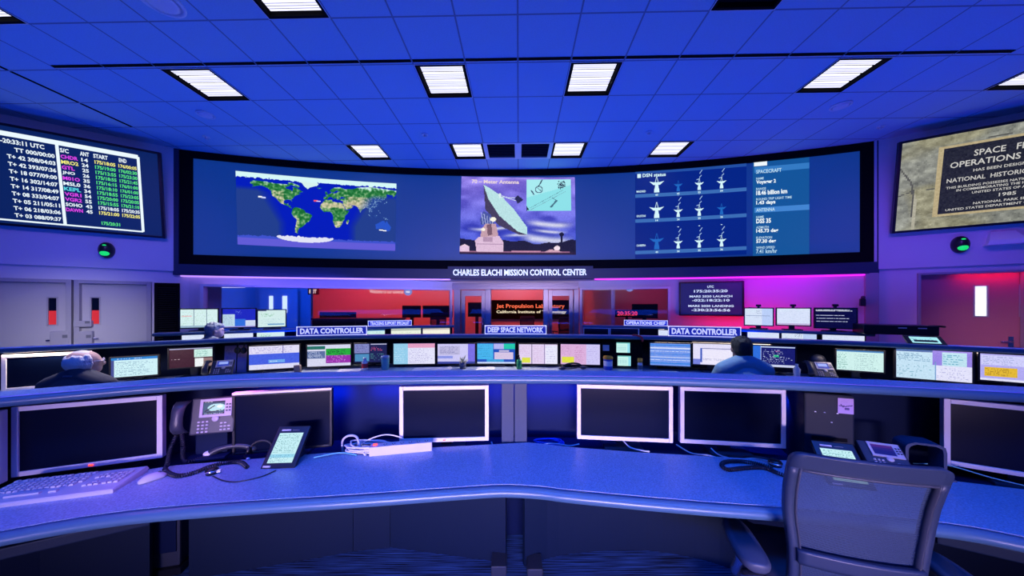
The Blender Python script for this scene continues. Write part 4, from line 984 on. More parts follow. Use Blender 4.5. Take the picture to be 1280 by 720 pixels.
# panels under the desk
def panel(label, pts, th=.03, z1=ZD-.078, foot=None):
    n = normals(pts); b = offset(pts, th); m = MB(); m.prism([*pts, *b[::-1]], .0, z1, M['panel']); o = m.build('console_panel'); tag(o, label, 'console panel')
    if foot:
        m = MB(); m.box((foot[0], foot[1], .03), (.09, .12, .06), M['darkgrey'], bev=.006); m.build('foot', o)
    return o
g_ = lambda px, d: ((px-CX)/F*d, d)
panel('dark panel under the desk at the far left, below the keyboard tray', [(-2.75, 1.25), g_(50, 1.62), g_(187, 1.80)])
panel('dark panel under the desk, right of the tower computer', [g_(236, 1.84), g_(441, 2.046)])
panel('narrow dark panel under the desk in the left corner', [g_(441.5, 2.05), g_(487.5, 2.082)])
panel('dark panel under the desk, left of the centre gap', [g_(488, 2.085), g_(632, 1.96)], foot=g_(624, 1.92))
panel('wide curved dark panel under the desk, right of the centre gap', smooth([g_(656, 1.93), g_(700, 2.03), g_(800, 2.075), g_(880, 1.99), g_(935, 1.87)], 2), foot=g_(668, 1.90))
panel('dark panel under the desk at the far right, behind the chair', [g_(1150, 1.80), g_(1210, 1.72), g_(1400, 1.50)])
m = MB(); m.box((1.95, 1.85, .004), (.70, .62, .006), M['tan']); tag(m.build('tan_rug'), 'tan carpet mat on the floor behind the office chair', 'rug')
# double grey post in the middle of the desk
pt_ = thing('cable_post', 'grey twin post between worktop and shelf in the centre', 'post', (.015, 2.02, ZD-.055))
for x in (-.042, .040):
    m = MB(); m.box((x, 0, (1.13-ZD+.055)/2), (.077, .05, 1.13-ZD+.055), M['post'], bev=.003); m.build('panel', pt_)
# tower computer under the desk, left
t = thing('tower_computer', 'dark tower computer on end in the gap below the desk', 'computer', (*g_(213, 1.93), 0), .25)
m = MB(); m.box((0, .12, .34), (.17, .36, .60), M['darkgrey'], bev=.01); m.box((0, .12, .02), (.20, .40, .04), M['black']); m.build('case', t)
m = MB(); m.box((0, -.062, .47), (.13, .006, .10), M['midgrey'], bev=.002); m.build('drive_panel', t); m = MB(); m.box((0, -.064, .25), (.14, .006, .24), M['backpanel'], bev=.002); m.build('front_grille', t)
# keyboard trays under the desk
for lb, c, rz, L_ in (('dark pull-out keyboard tray under the left end of the desk', (-2.06, 1.375, .62), .50, .80), ('dark keyboard tray under the right end of the desk', (2.10, 1.30, .63), -.48, .62)):
    t = thing('keyboard_tray', lb, 'tray', c, rz); m = MB(); m.box((0, 0, .0), (L_, .30, .045), M['panel'], bev=.006); m.build('tray', t)
    for x in (-L_/2+.03, L_/2-.03):
        m = MB(); m.box((x, .02, .042), (.03, .28, .045), M['black']); m.build('rail', t)

# ------------------------------------------------------------------ monitors
def monitor(label, loc, rz, w_, h_, z0, bez=M['silver'], b=.024, pic=None, led=False, group=None, th=.05, cam_=False, off_mat=None, tilt=0):
    """origin at the foot; the panel's lower edge is z0 above it"""
    t = thing('monitor', label, 'monitor', loc, rz, group)
    m = MB(); zc = z0+h_/2
    for x in (-w_/2+b/2, w_/2-b/2): m.box((x, 0, zc), (b, .036, h_), bez, bev=.003)
    for z in (z0+b/2, z0+h_-b/2): m.box((0, 0, z), (w_-2*b, .036, b), bez, bev=.003)
    m.build('bezel', t)
    if pic: pic_obj(pic, lambda u, v: Vector((-w_/2+b+(w_-2*b)*u, -.010, z0+h_-b-(h_-2*b)*v)), 'screen', t)
    else:
        m = MB(); m.box((0, -.006, zc), (w_-2*b+.004, .008, h_-2*b+.004), off_mat or M['glassdark']); m.build('screen', t)
    m = MB(); rows = []
    for y, k in ((.012, 1.0), (.03, .97), (.055, .72), (.062, .5)):
        rows.append([Vector((sx*(w_/2-.004)*k, y, zc+sz*(h_/2-.004)*k)) for sx, sz in ((-1, -1), (1, -1), (1, 1), (-1, 1))])
    m.grid(rows, M['black'] if bez is not M['silver'] else M['midgrey'], False, True, True); m.build('back_shell', t)
    m = MB(); m.box((0, .085, (zc)/2+.01), (.07, .035, zc+.02), M['darkgrey'], bev=.006); m.build('neck', t)
    m = MB(); m.box((0, .06, .009), (.24, .17, .018), M['darkgrey'], bev=.006); m.build('foot', t)
    if led:
        m = MB(); m.box((.0, -.020, z0+b/2), (.016, .004, .006), M['led_red'] if led is True else led); m.build('power_light', t)
    return t
def mon_px(label, bl, br, zb, h_, base, **k):
    (xa, ya), (xb, yb) = bl, br; v = Vector((xb-xa, yb-ya)); w_ = v.length; c = (Vector(bl)+Vector(br))/2
    return monitor(label, (c.x, c.y, base), math.atan2(v.y, v.x), w_, h_, zb-base, **k)
TR = ZD-.055
def gd(px, py, z): p = G(px, py, z); return p.x, p.y
ZMB = .746
mon_px('unlit silver monitor cut off by the left edge of the photo', (-2.93, 1.30), (-2.425, 1.515), ZMB, .346, TR)
mon_px('big unlit silver monitor at left behind the keyboard', gd(18.2, 595.2, ZMB), gd(205.5, 570.4, ZMB), ZMB, .346, TR, led=True)
bm_ = mon_px('unlit black monitor behind the leaning touch panel', (-1.605, 1.83), (-1.10, 1.95), ZMB-.015, .35, TR, bez=M['black'], b=.014)
m = MB(); m.box((0, -.004, ZMB-.015-TR+.352), (.515, .036, .014), M['silver'], bev=.003); m.build('top_strip', bm_)
mon_px('unlit silver monitor behind the white power strip', gd(500, 552.4, ZMB), gd(611, 549.4, ZMB), ZMB, .345, TR, led=True)
mon_px('unlit silver monitor right of the grey post', gd(721, 547.3, ZMB), gd(840, 552.4, ZMB), ZMB, .345, TR)
mon_px('unlit silver monitor with the dark handset cord in front', gd(849, 552.2, ZMB), gd(980, 559.3, ZMB), ZMB, .345, TR)
mon_px('unlit silver monitor at the far right beyond the chair', gd(1177, 578.5, ZMB), (2.80, 1.42), ZMB, .35, TR)

BG = lambda n, c: Pic(54, 32, c)
def pc(i):
    """contents of the lit displays, each its own page layout"""
    p = Pic(64, 38, (222, 222, 246)); L = p.lines
    if i == 'desktop': p.rect(0, 0, 1, .14, (40, 130, 210)).rect(0, .14, .06, 1, (70, 80, 150)); p.rect(.06, .14, 1, 1, (206, 240, 246)); L(.1, .2, .95, .95, (120, 160, 190), 9, .5); L(.1, .02, .9, .1, (230, 240, 255), 1, .3)
    if i == 'brown': p.rect(0, 0, 1, 1, (64, 30, 46)).rect(0, 0, 1, .05, (170, 170, 210)).rect(.56, .08, 1, .50, (206, 240, 232)).rect(.58, .56, .78, 1, (238, 244, 246)).rect(.78, .56, 1, 1, (150, 120, 120)); L(.6, .12, .96, .46, (130, 190, 180), 5); L(.05, .5, .3, .62, (200, 180, 190), 1)
    if i == 'blueform': p.rect(0, 0, 1, .34, (224, 220, 246)).rect(0, .34, 1, .80, (70, 96, 226)).rect(0, .80, 1, 1, (220, 220, 246)).rect(.38, .60, .70, .74, (110, 170, 240)); L(.02, .05, .98, .3, (170, 160, 220), 4, .3); L(.4, .64, .6, .72, (230, 240, 255), 1); p.rect(.34, 0, .345, .34, (110, 100, 180)).rect(.66, 0, .665, .34, (110, 100, 180))
    if i == 'green': p.rect(0, 0, 1, 1, (214, 216, 240)).rect(0, .05, .40, .22, (30, 110, 100)).rect(.42, .18, 1, .5, (40, 170, 60)).rect(.42, .5, 1, .88, (150, 46, 170)).rect(0, .28, .40, .62, (90, 110, 160)); L(.02, .3, .38, .6, (190, 200, 230), 5); L(.44, .2, .98, .48, (20, 50, 50), 6, .35); L(.44, .52, .98, .86, (230, 160, 240), 6, .2)
    if i == 'darkblue': p.rect(0, 0, 1, 1, (30, 34, 84)).rect(0, 0, .45, .5, (130, 136, 196)).rect(.02, .54, .45, .95, (76, 140, 190)).rect(.5, 0, 1, .06, (190, 190, 220)); L(.5, .15, .95, .4, (230, 100, 150), 3, .4); L(.5, .5, .98, .95, (110, 200, 190), 4, .3); L(.02, .06, .43, .46, (80, 80, 150), 5)
    if i == 'sheet': p.rect(0, 0, .34, 1, (150, 206, 236)).rect(.34, 0, 1, .2, (228, 160, 196)).rect(.34, .2, 1, 1, (226, 226, 250)); L(.36, .25, .98, .95, (176, 170, 220), 9, .4); L(.02, .2, .32, .95, (200, 230, 250), 8, .4)
    if i == 'lilac': p.rect(0, 0, 1, 1, (206, 202, 246)).rect(.82, 0, 1, .9, (120, 110, 226)).rect(.05, .1, .6, .55, (190, 186, 224)).rect(0, .60, .4, .75, (140, 150, 230)).rect(0, .9, 1, 1, (60, 70, 160)); L(.07, .12, .58, .52, (140, 136, 190), 8, .5)
    if i == 'cyan': p.rect(0, 0, 1, 1, (30, 80, 190)).rect(0, .02, .42, .78, (70, 180, 236)).rect(.43, .02, .70, .3, (180, 180, 240)).rect(.70, .02, 1, .3, (30, 200, 170)).rect(.58, .34, .84, .42, (200, 190, 220)).rect(.45, .45, .95, .8, (214, 196, 228)).rect(0, .92, 1, 1, (200, 214, 246)).rect(.25, .8, .7, .92, (60, 160, 220)); L(.02, .1, .4, .7, (50, 140, 200), 6, .4)
    if i == 'pages': p.rect(0, 0, 1, 1, (226, 208, 240)).rect(.33, 0, .345, 1, (60, 60, 110)).rect(.66, 0, .675, 1, (110, 100, 160)).rect(.68, .05, 1, 1, (232, 232, 252)).rect(.08, .68, .30, .95, (222, 226, 70)); L(.02, .08, .31, .6, (206, 170, 214), 6, .4); L(.36, .08, .65, .9, (206, 170, 214), 8, .4); L(.7, .1, .98, .9, (190, 186, 230), 7, .4)
    if i == 'pinkpages': p.rect(0, 0, 1, 1, (220, 176, 220)).rect(.66, 0, 1, 1, (206, 200, 246)).rect(.03, .62, .34, .92, (224, 226, 70)); L(.36, .1, .64, .9, (190, 120, 180), 9, .5); L(.03, .08, .32, .55, (190, 140, 190), 6, .4); L(.68, .1, .98, .9, (180, 170, 230), 8, .4)
    if i == 'stripes':
        p.rect(0, 0, 1, 1, (112, 150, 236))
        for k in range(7): p.rect(0, .06+.135*k, 1, .10+.135*k, (214, 226, 252) if k % 3 else (50, 130, 226))
        L(.1, .1, .95, .9, (150, 160, 220), 8, .3)
    if i == 'whitewin': p.rect(0, 0, 1, 1, (226, 222, 250)).rect(.18, .2, 1, .25, (80, 86, 150)).rect(.18, .2, .24, .9, (60, 90, 190)).rect(0, .74, .18, 1, (120, 130, 220)).rect(.26, .28, 1, .95, (236, 232, 252)); L(.28, .7, .95, .8, (170, 170, 210), 2)
    if i == 'network': p.rect(0, 0, 1, 1, (24, 28, 110)).rect(0, 0, .18, .9, (46, 110, 220)).rect(.2, .02, 1, .07, (190, 206, 240)).rect(.18, 0, .2, 1, (170, 190, 236)).rect(.5, .42, .62, .52, (40, 190, 130)); L(.25, .15, .95, .85, (190, 200, 236), 9, .3, .5); L(.55, .2, .75, .3, (226, 90, 190), 1); p.rect(0, .9, 1, 1, (200, 206, 236))
    if i == 'mail': p.rect(0, 0, 1, 1, (206, 240, 236)).rect(0, 0, 1, .09, (70, 130, 190)); L(.03, .15, .28, .95, (120, 180, 170), 12, .5); L(.40, .15, .95, .95, (150, 186, 190), 9, .5)
    if i == 'wide': p.rect(0, 0, 1, 1, (196, 226, 244)).rect(0, 0, .5, .08, (80, 110, 170)).rect(.5, 0, 1, .5, (150, 130, 226)).rect(.62, .04, .94, .5, (190, 226, 240)).rect(.55, .5, 1, 1, (226, 226, 250)).rect(.53, .40, .55, 1, (120, 160, 210)); L(.02, .12, .5, .4, (130, 170, 200), 6, .5); L(.02, .5, .5, .95, (130, 180, 200), 7, .25); L(.65, .1, .92, .46, (90, 170, 200), 5); L(.57, .55, .98, .95, (180, 180, 226), 6, .3)
    if i == 'yellow': p.rect(0, 0, 1, 1, (176, 170, 240)).rect(.02, .04, .60, .42, (206, 206, 250)).rect(.06, .50, .50, .84, (226, 184, 50)).rect(0, .92, 1, 1, (226, 226, 250)); L(.08, .55, .48, .8, (170, 130, 40), 5, .5); L(.05, .1, .56, .4, (160, 170, 220), 5, .5)
    if i == 'three': p.rect(0, 0, 1, 1, (214, 240, 240)); L(.03, .1, .97, .9, (176, 216, 196), 9, .4); p.rect(.345, 0, .355, 1, (70, 90, 130)).rect(.69, 0, .70, 1, (70, 90, 130)).rect(.03, .35, .3, .4, (236, 190, 196)).rect(0, .9, 1, 1, (150, 180, 200))
    if i == 'bluedesk': p.rect(0, 0, 1, 1, (30, 40, 190)).rect(0, .3, .36, .95, (186, 214, 232)).rect(.36, .55, .68, .95, (50, 110, 220)).rect(.68, .62, 1, .95, (206, 216, 240)).rect(0, .94, 1, 1, (150, 140, 220)); L(.02, .35, .34, .9, (120, 160, 190), 8, .4); L(.4, .05, .6, .3, (120, 140, 240), 4, .3)
    if i == 'chart': p.rect(0, 0, 1, 1, (210, 236, 232)).rect(0, 0, .3, .06, (70, 80, 120)); L(.12, .2, .62, .42, (90, 180, 120), 4, .4); L(.1, .5, .9, .85, (170, 200, 210), 5, .3); p.rect(.35, .82, .95, .9, (110, 160, 200))
    if i == 'map': p.rect(0, 0, 1, 1, (214, 226, 246)).rect(.62, 0, 1, 1, (186, 206, 246)); L(.4, .1, .62, .3, (110, 130, 170), 4, .4); L(.03, .3, .95, .6, (180, 190, 220), 3, .3); p.rect(.03, .42, .9, .44, (120, 140, 180))
    if i == 'plain': p.rect(0, 0, 1, 1, (216, 226, 250)).rect(0, .9, 1, 1, (190, 180, 220)); L(.05, .1, .9, .8, (190, 206, 236), 6, .3)
    if i == 'terminal': p.rect(0, 0, 1, 1, (10, 10, 62)); L(.02, .02, .92, .16, (226, 230, 250), 2, .9); L(.02, .28, .95, .76, (200, 206, 240), 3, .85)
    if i == 'pale': p.rect(0, 0, 1, 1, (236, 244, 224)).rect(0, 0, 1, .12, (180, 190, 176)); L(.04, .2, .95, .9, (200, 214, 190), 7, .3)
    if i == 'white': p.rect(0, 0, 1, 1, (246, 244, 226)).rect(0, 0, 1, .10, (206, 196, 190))
    if i == 'calendar':
        p.rect(0, 0, 1, 1, (206, 246, 240)).rect(0, 0, 1, .12, (140, 200, 196))
    p.noise(4); return p
def row_mon(path, off, px0, px1, ytop, content, label, h=None, bez=M['black'], b=.014, base=ZD, turn=0, zs=None, **k):
    a = Vector(on_path(px0, offset(path, off))); c = Vector(on_path(px1, offset(path, off)))
    if turn: 
        mid = (a+c)/2; r = Matrix.Rotation(turn, 2); 
    v = c-a; w_ = v.length; mid = (a+c)/2; zt = ZC-(ytop-HY)/F*mid.y; h = min(h or w_*.62, zt-base-.03)
    return monitor(label, (mid.x, mid.y, base), math.atan2(v.y, v.x), w_, h, zt-h-base, bez=bez, b=b, pic=pc(content) if content else None, **k)
for a in ((3, 114, 441, None, 'dark monitor with pale warm-lit frame beside the white-haired person', dict(bez=M['silver'], b=.03, h=.36)),
          (137, 200, 444.5, 'desktop', 'lit pale blue desktop monitor right of the white-haired person', {}),
          (210, 268, 433.5, 'brown', 'monitor showing a dark brown window with two pale panes', {}),
          (310, 376, 430.5, 'blueform', 'monitor showing a half blue, half pale form', {}),
          (383, 440, 429.5, 'green', 'monitor showing green and magenta blocks under the left DATA CONTROLLER sign', {}),
          (442, 485, 428.3, 'darkblue', 'dark blue monitor behind the white bottle and teal cup', {}),
          (491, 545, 428, 'sheet', 'monitor with a light blue column and pink header', {}),
          (546, 595, 428.5, 'lilac', 'lilac monitor behind the small potted plant', {}),
          (595.5, 645, 427.6, 'cyan', 'blue monitor with cyan and green windows under the DEEP SPACE NETWORK sign', {}),
          (647.5, 698, 429, 'pages', 'monitor with three pale pages and a yellow note, behind the green bottle', {}),
          (699.5, 751, 429, 'pinkpages', 'pink page monitor behind the dark headset', {}),
          (811, 864, 428, 'stripes', 'monitor showing blue and white stripes', {}),
          (864.5, 917, 428.5, 'whitewin', 'white windowed monitor left of the person in the blue shirt', {}),
          (939, 995, 431, 'network', 'dark blue diagram monitor right of the person in the blue shirt', {}),
          (1043, 1106, 436.5, 'mail', 'pale green mail list monitor right of the desk telephones', {}),
          (1117, 1217, 436, 'wide', 'wide pale blue monitor left of the yellow-box monitor', {}),
          (1221, 1325, 442, 'yellow', 'lilac monitor with a yellow box at the right edge', {})):
    row_mon(R2, .04 if a[0] < 1100 else .02, a[0], a[1], a[2], a[3], a[4], **a[5])
# rear rows: slivers below the counters and displays standing on them
for path, px0, px1, yt, cn, lb, k in ((R3L, 226, 257, 415, 'plain', 'pale monitor mostly hidden behind the grey-haired person at the rear left', {}), (R3L, 279, 318, 413.5, 'plain', 'low pale monitor under the shelf of the rear left displays', {}), (R3L, 320, 357, 413, 'chart', 'low monitor with a blue middle, left of the DATA CONTROLLER sign', {}),
        (R3L, 455, 482, 411.5, 'mail', 'pale monitor peeking out right of the left DATA CONTROLLER sign', {}), (R3L, 488, 527, 409.5, 'pale', 'pale yellow-green monitor under the TRACKING SUPPORT SPECIALIST sign', {}), (R3L, 527.5, 563, 409.5, 'white', 'bright white monitor just left of the glass entrance', {}),
        (R3R, 729, 761.5, 409.5, None, 'unlit silver framed monitor just right of the glass entrance', dict(bez=M['silver'], b=.02)), (R3R, 762, 799, 409.5, None, 'unlit silver framed monitor under the OPERATIONS CHIEF sign', dict(bez=M['silver'], b=.02)), (R3R, 822, 858, 412, 'plain', 'pale monitor partly hidden by the right DATA CONTROLLER sign', {}),
        (R3R, 933, 975, 413, 'plain', 'low pale monitor above the head of the person in the blue shirt', {}), (R3R, 975.5, 1022, 414, 'map', 'low monitor below the middle of the rear right displays', {}), (R3R, 1026, 1082, 414, 'plain', 'low monitor below the dark text display', {})):
    row_mon(path, .04, px0, px1, yt, cn, lb, **k)
def top_mon(path, px0, px1, ytop, ybot, cn, lb, off=.09, turn=0, webcam=False, **k):
    a = Vector(on_path(px0, offset(path, off))); c = Vector(on_path(px1, offset(path, off))); v = c-a; mid = (a+c)/2
    zt = ZC-(ytop-HY)/F*mid.y; zb = ZC-(ybot-HY)/F*mid.y
    t = monitor(lb, (mid.x, mid.y, 1.175), math.atan2(v.y, v.x)+turn, v.length/max(.5, math.cos(turn)), zt-zb, zb-1.175, bez=M['black'], b=.016, pic=pc(cn), **k)
    if webcam:
        m = MB(); m.box((0, 0, zt-1.175+.035), (.07, .05, .035), M['black'], bev=.008); m.box((0, 0, zt-1.175+.010), (.03, .04, .02), M['black']); m.build('webcam', t)
    return t
top_mon(R3L, 224, 274, 385.5, 410.5, 'three', 'leftmost raised display at the rear left, split in three columns')
top_mon(R3L, 277, 321, 385, 410, 'bluedesk', 'raised display at the rear left showing a blue desktop')
top_mon(R3L, 321.5, 358, 386.5, 409.5, 'chart', 'raised pale chart display at the rear left, nearest the red room', turn=.12)
top_mon(R3R, 930, 967, 384.5, 407.5, 'map', 'raised display at the rear right with a faint map', webcam=True, turn=-.12)
top_mon(R3R, 969.5, 1014, 384.5, 407.5, 'plain', 'raised plain white display in the middle at the rear right', webcam=True)
top_mon(R3R, 1017, 1072, 384.5, 411, 'terminal', 'raised black display with lines of white text at the rear right', webcam=True)

# ------------------------------------------------------------------ counter signs
def sign(label, text, path, px0, px1, py0, py1, off=.06, zc=1.175):
    a = Vector(on_path(px0, offset(path, off))); c = Vector(on_path(px1, offset(path, off))); v = c-a; mid = (a+c)/2; w_ = v.length
    h = (py1-py0)/F*mid.y
    t = thing('counter_sign', label, 'sign', (mid.x, mid.y, zc), math.atan2(v.y, v.x))
    m = MB(); m.box((0, 0, .006+h/2), (w_, .02, h), M['signblue'], bev=.002); m.build('panel', t)
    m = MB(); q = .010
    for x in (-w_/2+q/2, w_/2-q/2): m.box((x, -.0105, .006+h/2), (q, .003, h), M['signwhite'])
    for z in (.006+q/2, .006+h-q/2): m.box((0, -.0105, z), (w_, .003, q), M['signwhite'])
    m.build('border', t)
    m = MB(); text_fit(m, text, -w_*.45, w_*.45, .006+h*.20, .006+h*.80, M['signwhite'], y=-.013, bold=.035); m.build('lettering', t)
    m = MB(); m.box((0, .01, .004), (w_*.9, .08, .008), M['clear']); m.build('foot', t)
sign('blue sign reading DATA CONTROLLER on the counter at left', 'DATA CONTROLLER', R2, 371, 459, 409.5, 421)
sign('blue sign reading DEEP SPACE NETWORK in the centre', 'DEEP SPACE NETWORK', R2, 606, 683, 408.5, 419.5)
sign('blue sign reading DATA CONTROLLER on the counter at right', 'DATA CONTROLLER', R2, 835, 926, 408.5, 421.5)
sign('small blue sign reading TRACKING SUPPORT SPECIALIST', 'TRACKING SUPPORT SPECIALIST', R3L, 460, 514.5, 399, 406)
sign('small blue sign reading OPERATIONS CHIEF', 'OPERATIONS CHIEF', R3R, 780, 834.5, 398.5, 405.5)

# ------------------------------------------------------------------ office chairs
def chair_parts(t):
    DZ = .05
    zs = [.42, .46, .50, .54, .57, .60, .64, .68, .72, .76, .80, .84, .88, .91, .94, .955, .97, .98, .99, .997, 1.0]
    def hw(z):
        h = np.interp(z, [.42, .54, .60, .66, .72, .78, .86, .93, .97], [.222, .224, .227, .234, .243, .248, .251, .252, .252])
        c = .035
        if z > 1.0-c: h -= c-math.sqrt(max(0, c*c-(z-1.0+c)**2))
        return float(h)
    def yy(z): return float(np.interp(z, [.42, .50, .57, .64, .70, .76, .84, .92, 1.0], [-.215, -.222, -.228, -.232, -.234, -.238, -.252, -.276, -.305]))
    def bow(x): return .38*x*x                   # the back wraps forward at its sides
    def slab(m, cols, zl, th, mt, dy=0, closed=True):
        front = [[Vector((x*.885, yy(z)+bow(x)+dy+th/2, z+DZ)) for x in cols(z)] for z in zl]
        back = [[Vector((x*.885, yy(z)+bow(x)+dy-th/2, z+DZ)) for x in cols(z)] for z in zl]
        rows = [f+b[::-1] for f, b in zip(front, back)]
        m.grid(rows, mt, True, True, True)
    lin_ = lambda a, b, n: [a+(b-a)*i/n for i in range(n+1)]
    m = MB()
    for s in (-1, 1): slab(m, lambda z, s=s: sorted([s*hw(z), s*(hw(z)-.012), s*(hw(z)-.030)]), [z for z in zs if z <= .94], .030, M['chairplastic'])
    slab(m, lambda z: lin_(-hw(z), hw(z), 14), [.935, .945, .955, .965, .975, .985, .992, .997, 1.0], .028, M['chairplastic'])
    slab(m, lambda z: lin_(-hw(z), hw(z), 12), [.42, .435, .45], .030, M['chairplastic'])
    bf = m.build('back_frame', t)
    m = MB()
    for s in (-1, 1): slab(m, lambda z, s=s: sorted([s*(hw(z)-.030), s*(hw(z)-.036)]), [z for z in zs if .45 <= z <= .94], .040, M['darkgrey'])
    slab(m, lambda z: lin_(-hw(z)+.03, hw(z)-.03, 12), [.930, .937], .040, M['darkgrey']); m.build('frame_lip', bf)
    m = MB(); zl = lin_(.44, .94, 18)
    m.grid([[Vector((x*.885, yy(z)+bow(x)+.004, z+DZ)) for x in lin_(-hw(z)+.028, hw(z)-.028, 12)] for z in zl], M['weave'], True); m.build('mesh_panel', t)
    m = MB(); zl = [.560, .572, .592, .606, .614]
    slab(m, lambda z: lin_(-hw(z)+.02, hw(z)-.02, 14), zl, .022, M['chairplastic'], dy=-.022); m.build('lumbar_bar', t)
    m = MB(); m.tube(spline([(0, -.235, .54), (0, -.245, .46), (0, -.19, .40), (0, -.06, .385)], 5), [.028]*16, M['chairplastic'], 10); m.box((0, -.232, .52), (.20, .03, .06), M['chairplastic'], bev=.008); m.build('back_bracket', t)
    m = MB(); rows = []
    for z, k in ((.415, .88), (.425, 1.0), (.455, 1.02), (.475, .97), (.482, .80)):
        rows.append([Vector((.245*k*np.sign(math.cos(a))*abs(math.cos(a))**.55, .03+.235*k*np.sign(math.sin(a))*abs(math.sin(a))**.55, z-(.03 if math.sin(a) > .8 and z > .45 else 0))) for a in [2*math.pi*i/32 for i in range(32)]])
    m.grid(rows, M['fabric'], True, True, True); m.build('seat', t)
    for s in (-1, 1):
        m = MB(); rows = []
        L_ = .29; y0 = -.165
        for z, k in ((.588, .70), (.596, .95), (.608, 1.0), (.618, .92), (.622, .70)):
            rows.append([Vector((s*.335+.056*k*np.sign(math.cos(a))*abs(math.cos(a))**.6*(1-.10*math.sin(a)), y0+(L_/2)*(.96+.04*k)*np.sign(math.sin(a))*abs(math.sin(a))**.6, z)) for a in [2*math.pi*i/28 for i in range(28)]])
        m.grid(rows, M['armpad'], True, True, True); a_ = m.build('armrest', t)
        m = MB(); m.tube(spline([(s*.335, -.13, .59), (s*.335, -.12, .50), (s*.33, -.08, .41), (s*.18, -.02, .395)], 5), .018, M['chrome'], 10); m.build('arm_post', a_)
    m = MB(); m.lathe([(.03, .10), (.03, .26), (.02, .265), (.02, .37), (.001, .37)], M['darkgrey'], seg=16); m.box((0, -.02, .395), (.20, .24, .05), M['darkgrey'], bev=.01); m.build('gas_column', t)
    for k in range(5):
        a = math.pi/2+k*2*math.pi/5; c, s_ = math.cos(a), math.sin(a)
        m = MB(); m.tube([(c*.02, s_*.02, .115), (c*.16, s_*.16, .10), (c*.29, s_*.29, .075)], [.026, .022, .016], M['darkgrey'], 8); lg = m.build('base_leg', t)
        m = MB(); m.tube([(c*.29-s_*.012, s_*.29+c*.012, .03), (c*.29+s_*.012, s_*.29-c*.012, .03)], .030, M['black'], 12); m.tube([(c*.29, s_*.29, .055), (c*.29, s_*.29, .085)], .009, M['black'], 8); m.build('caster', lg)
ch = thing('office_chair', 'grey mesh-backed office chair in the right foreground', 'chair', (1.335, 1.388, 0), -.29)
chair_parts(ch)

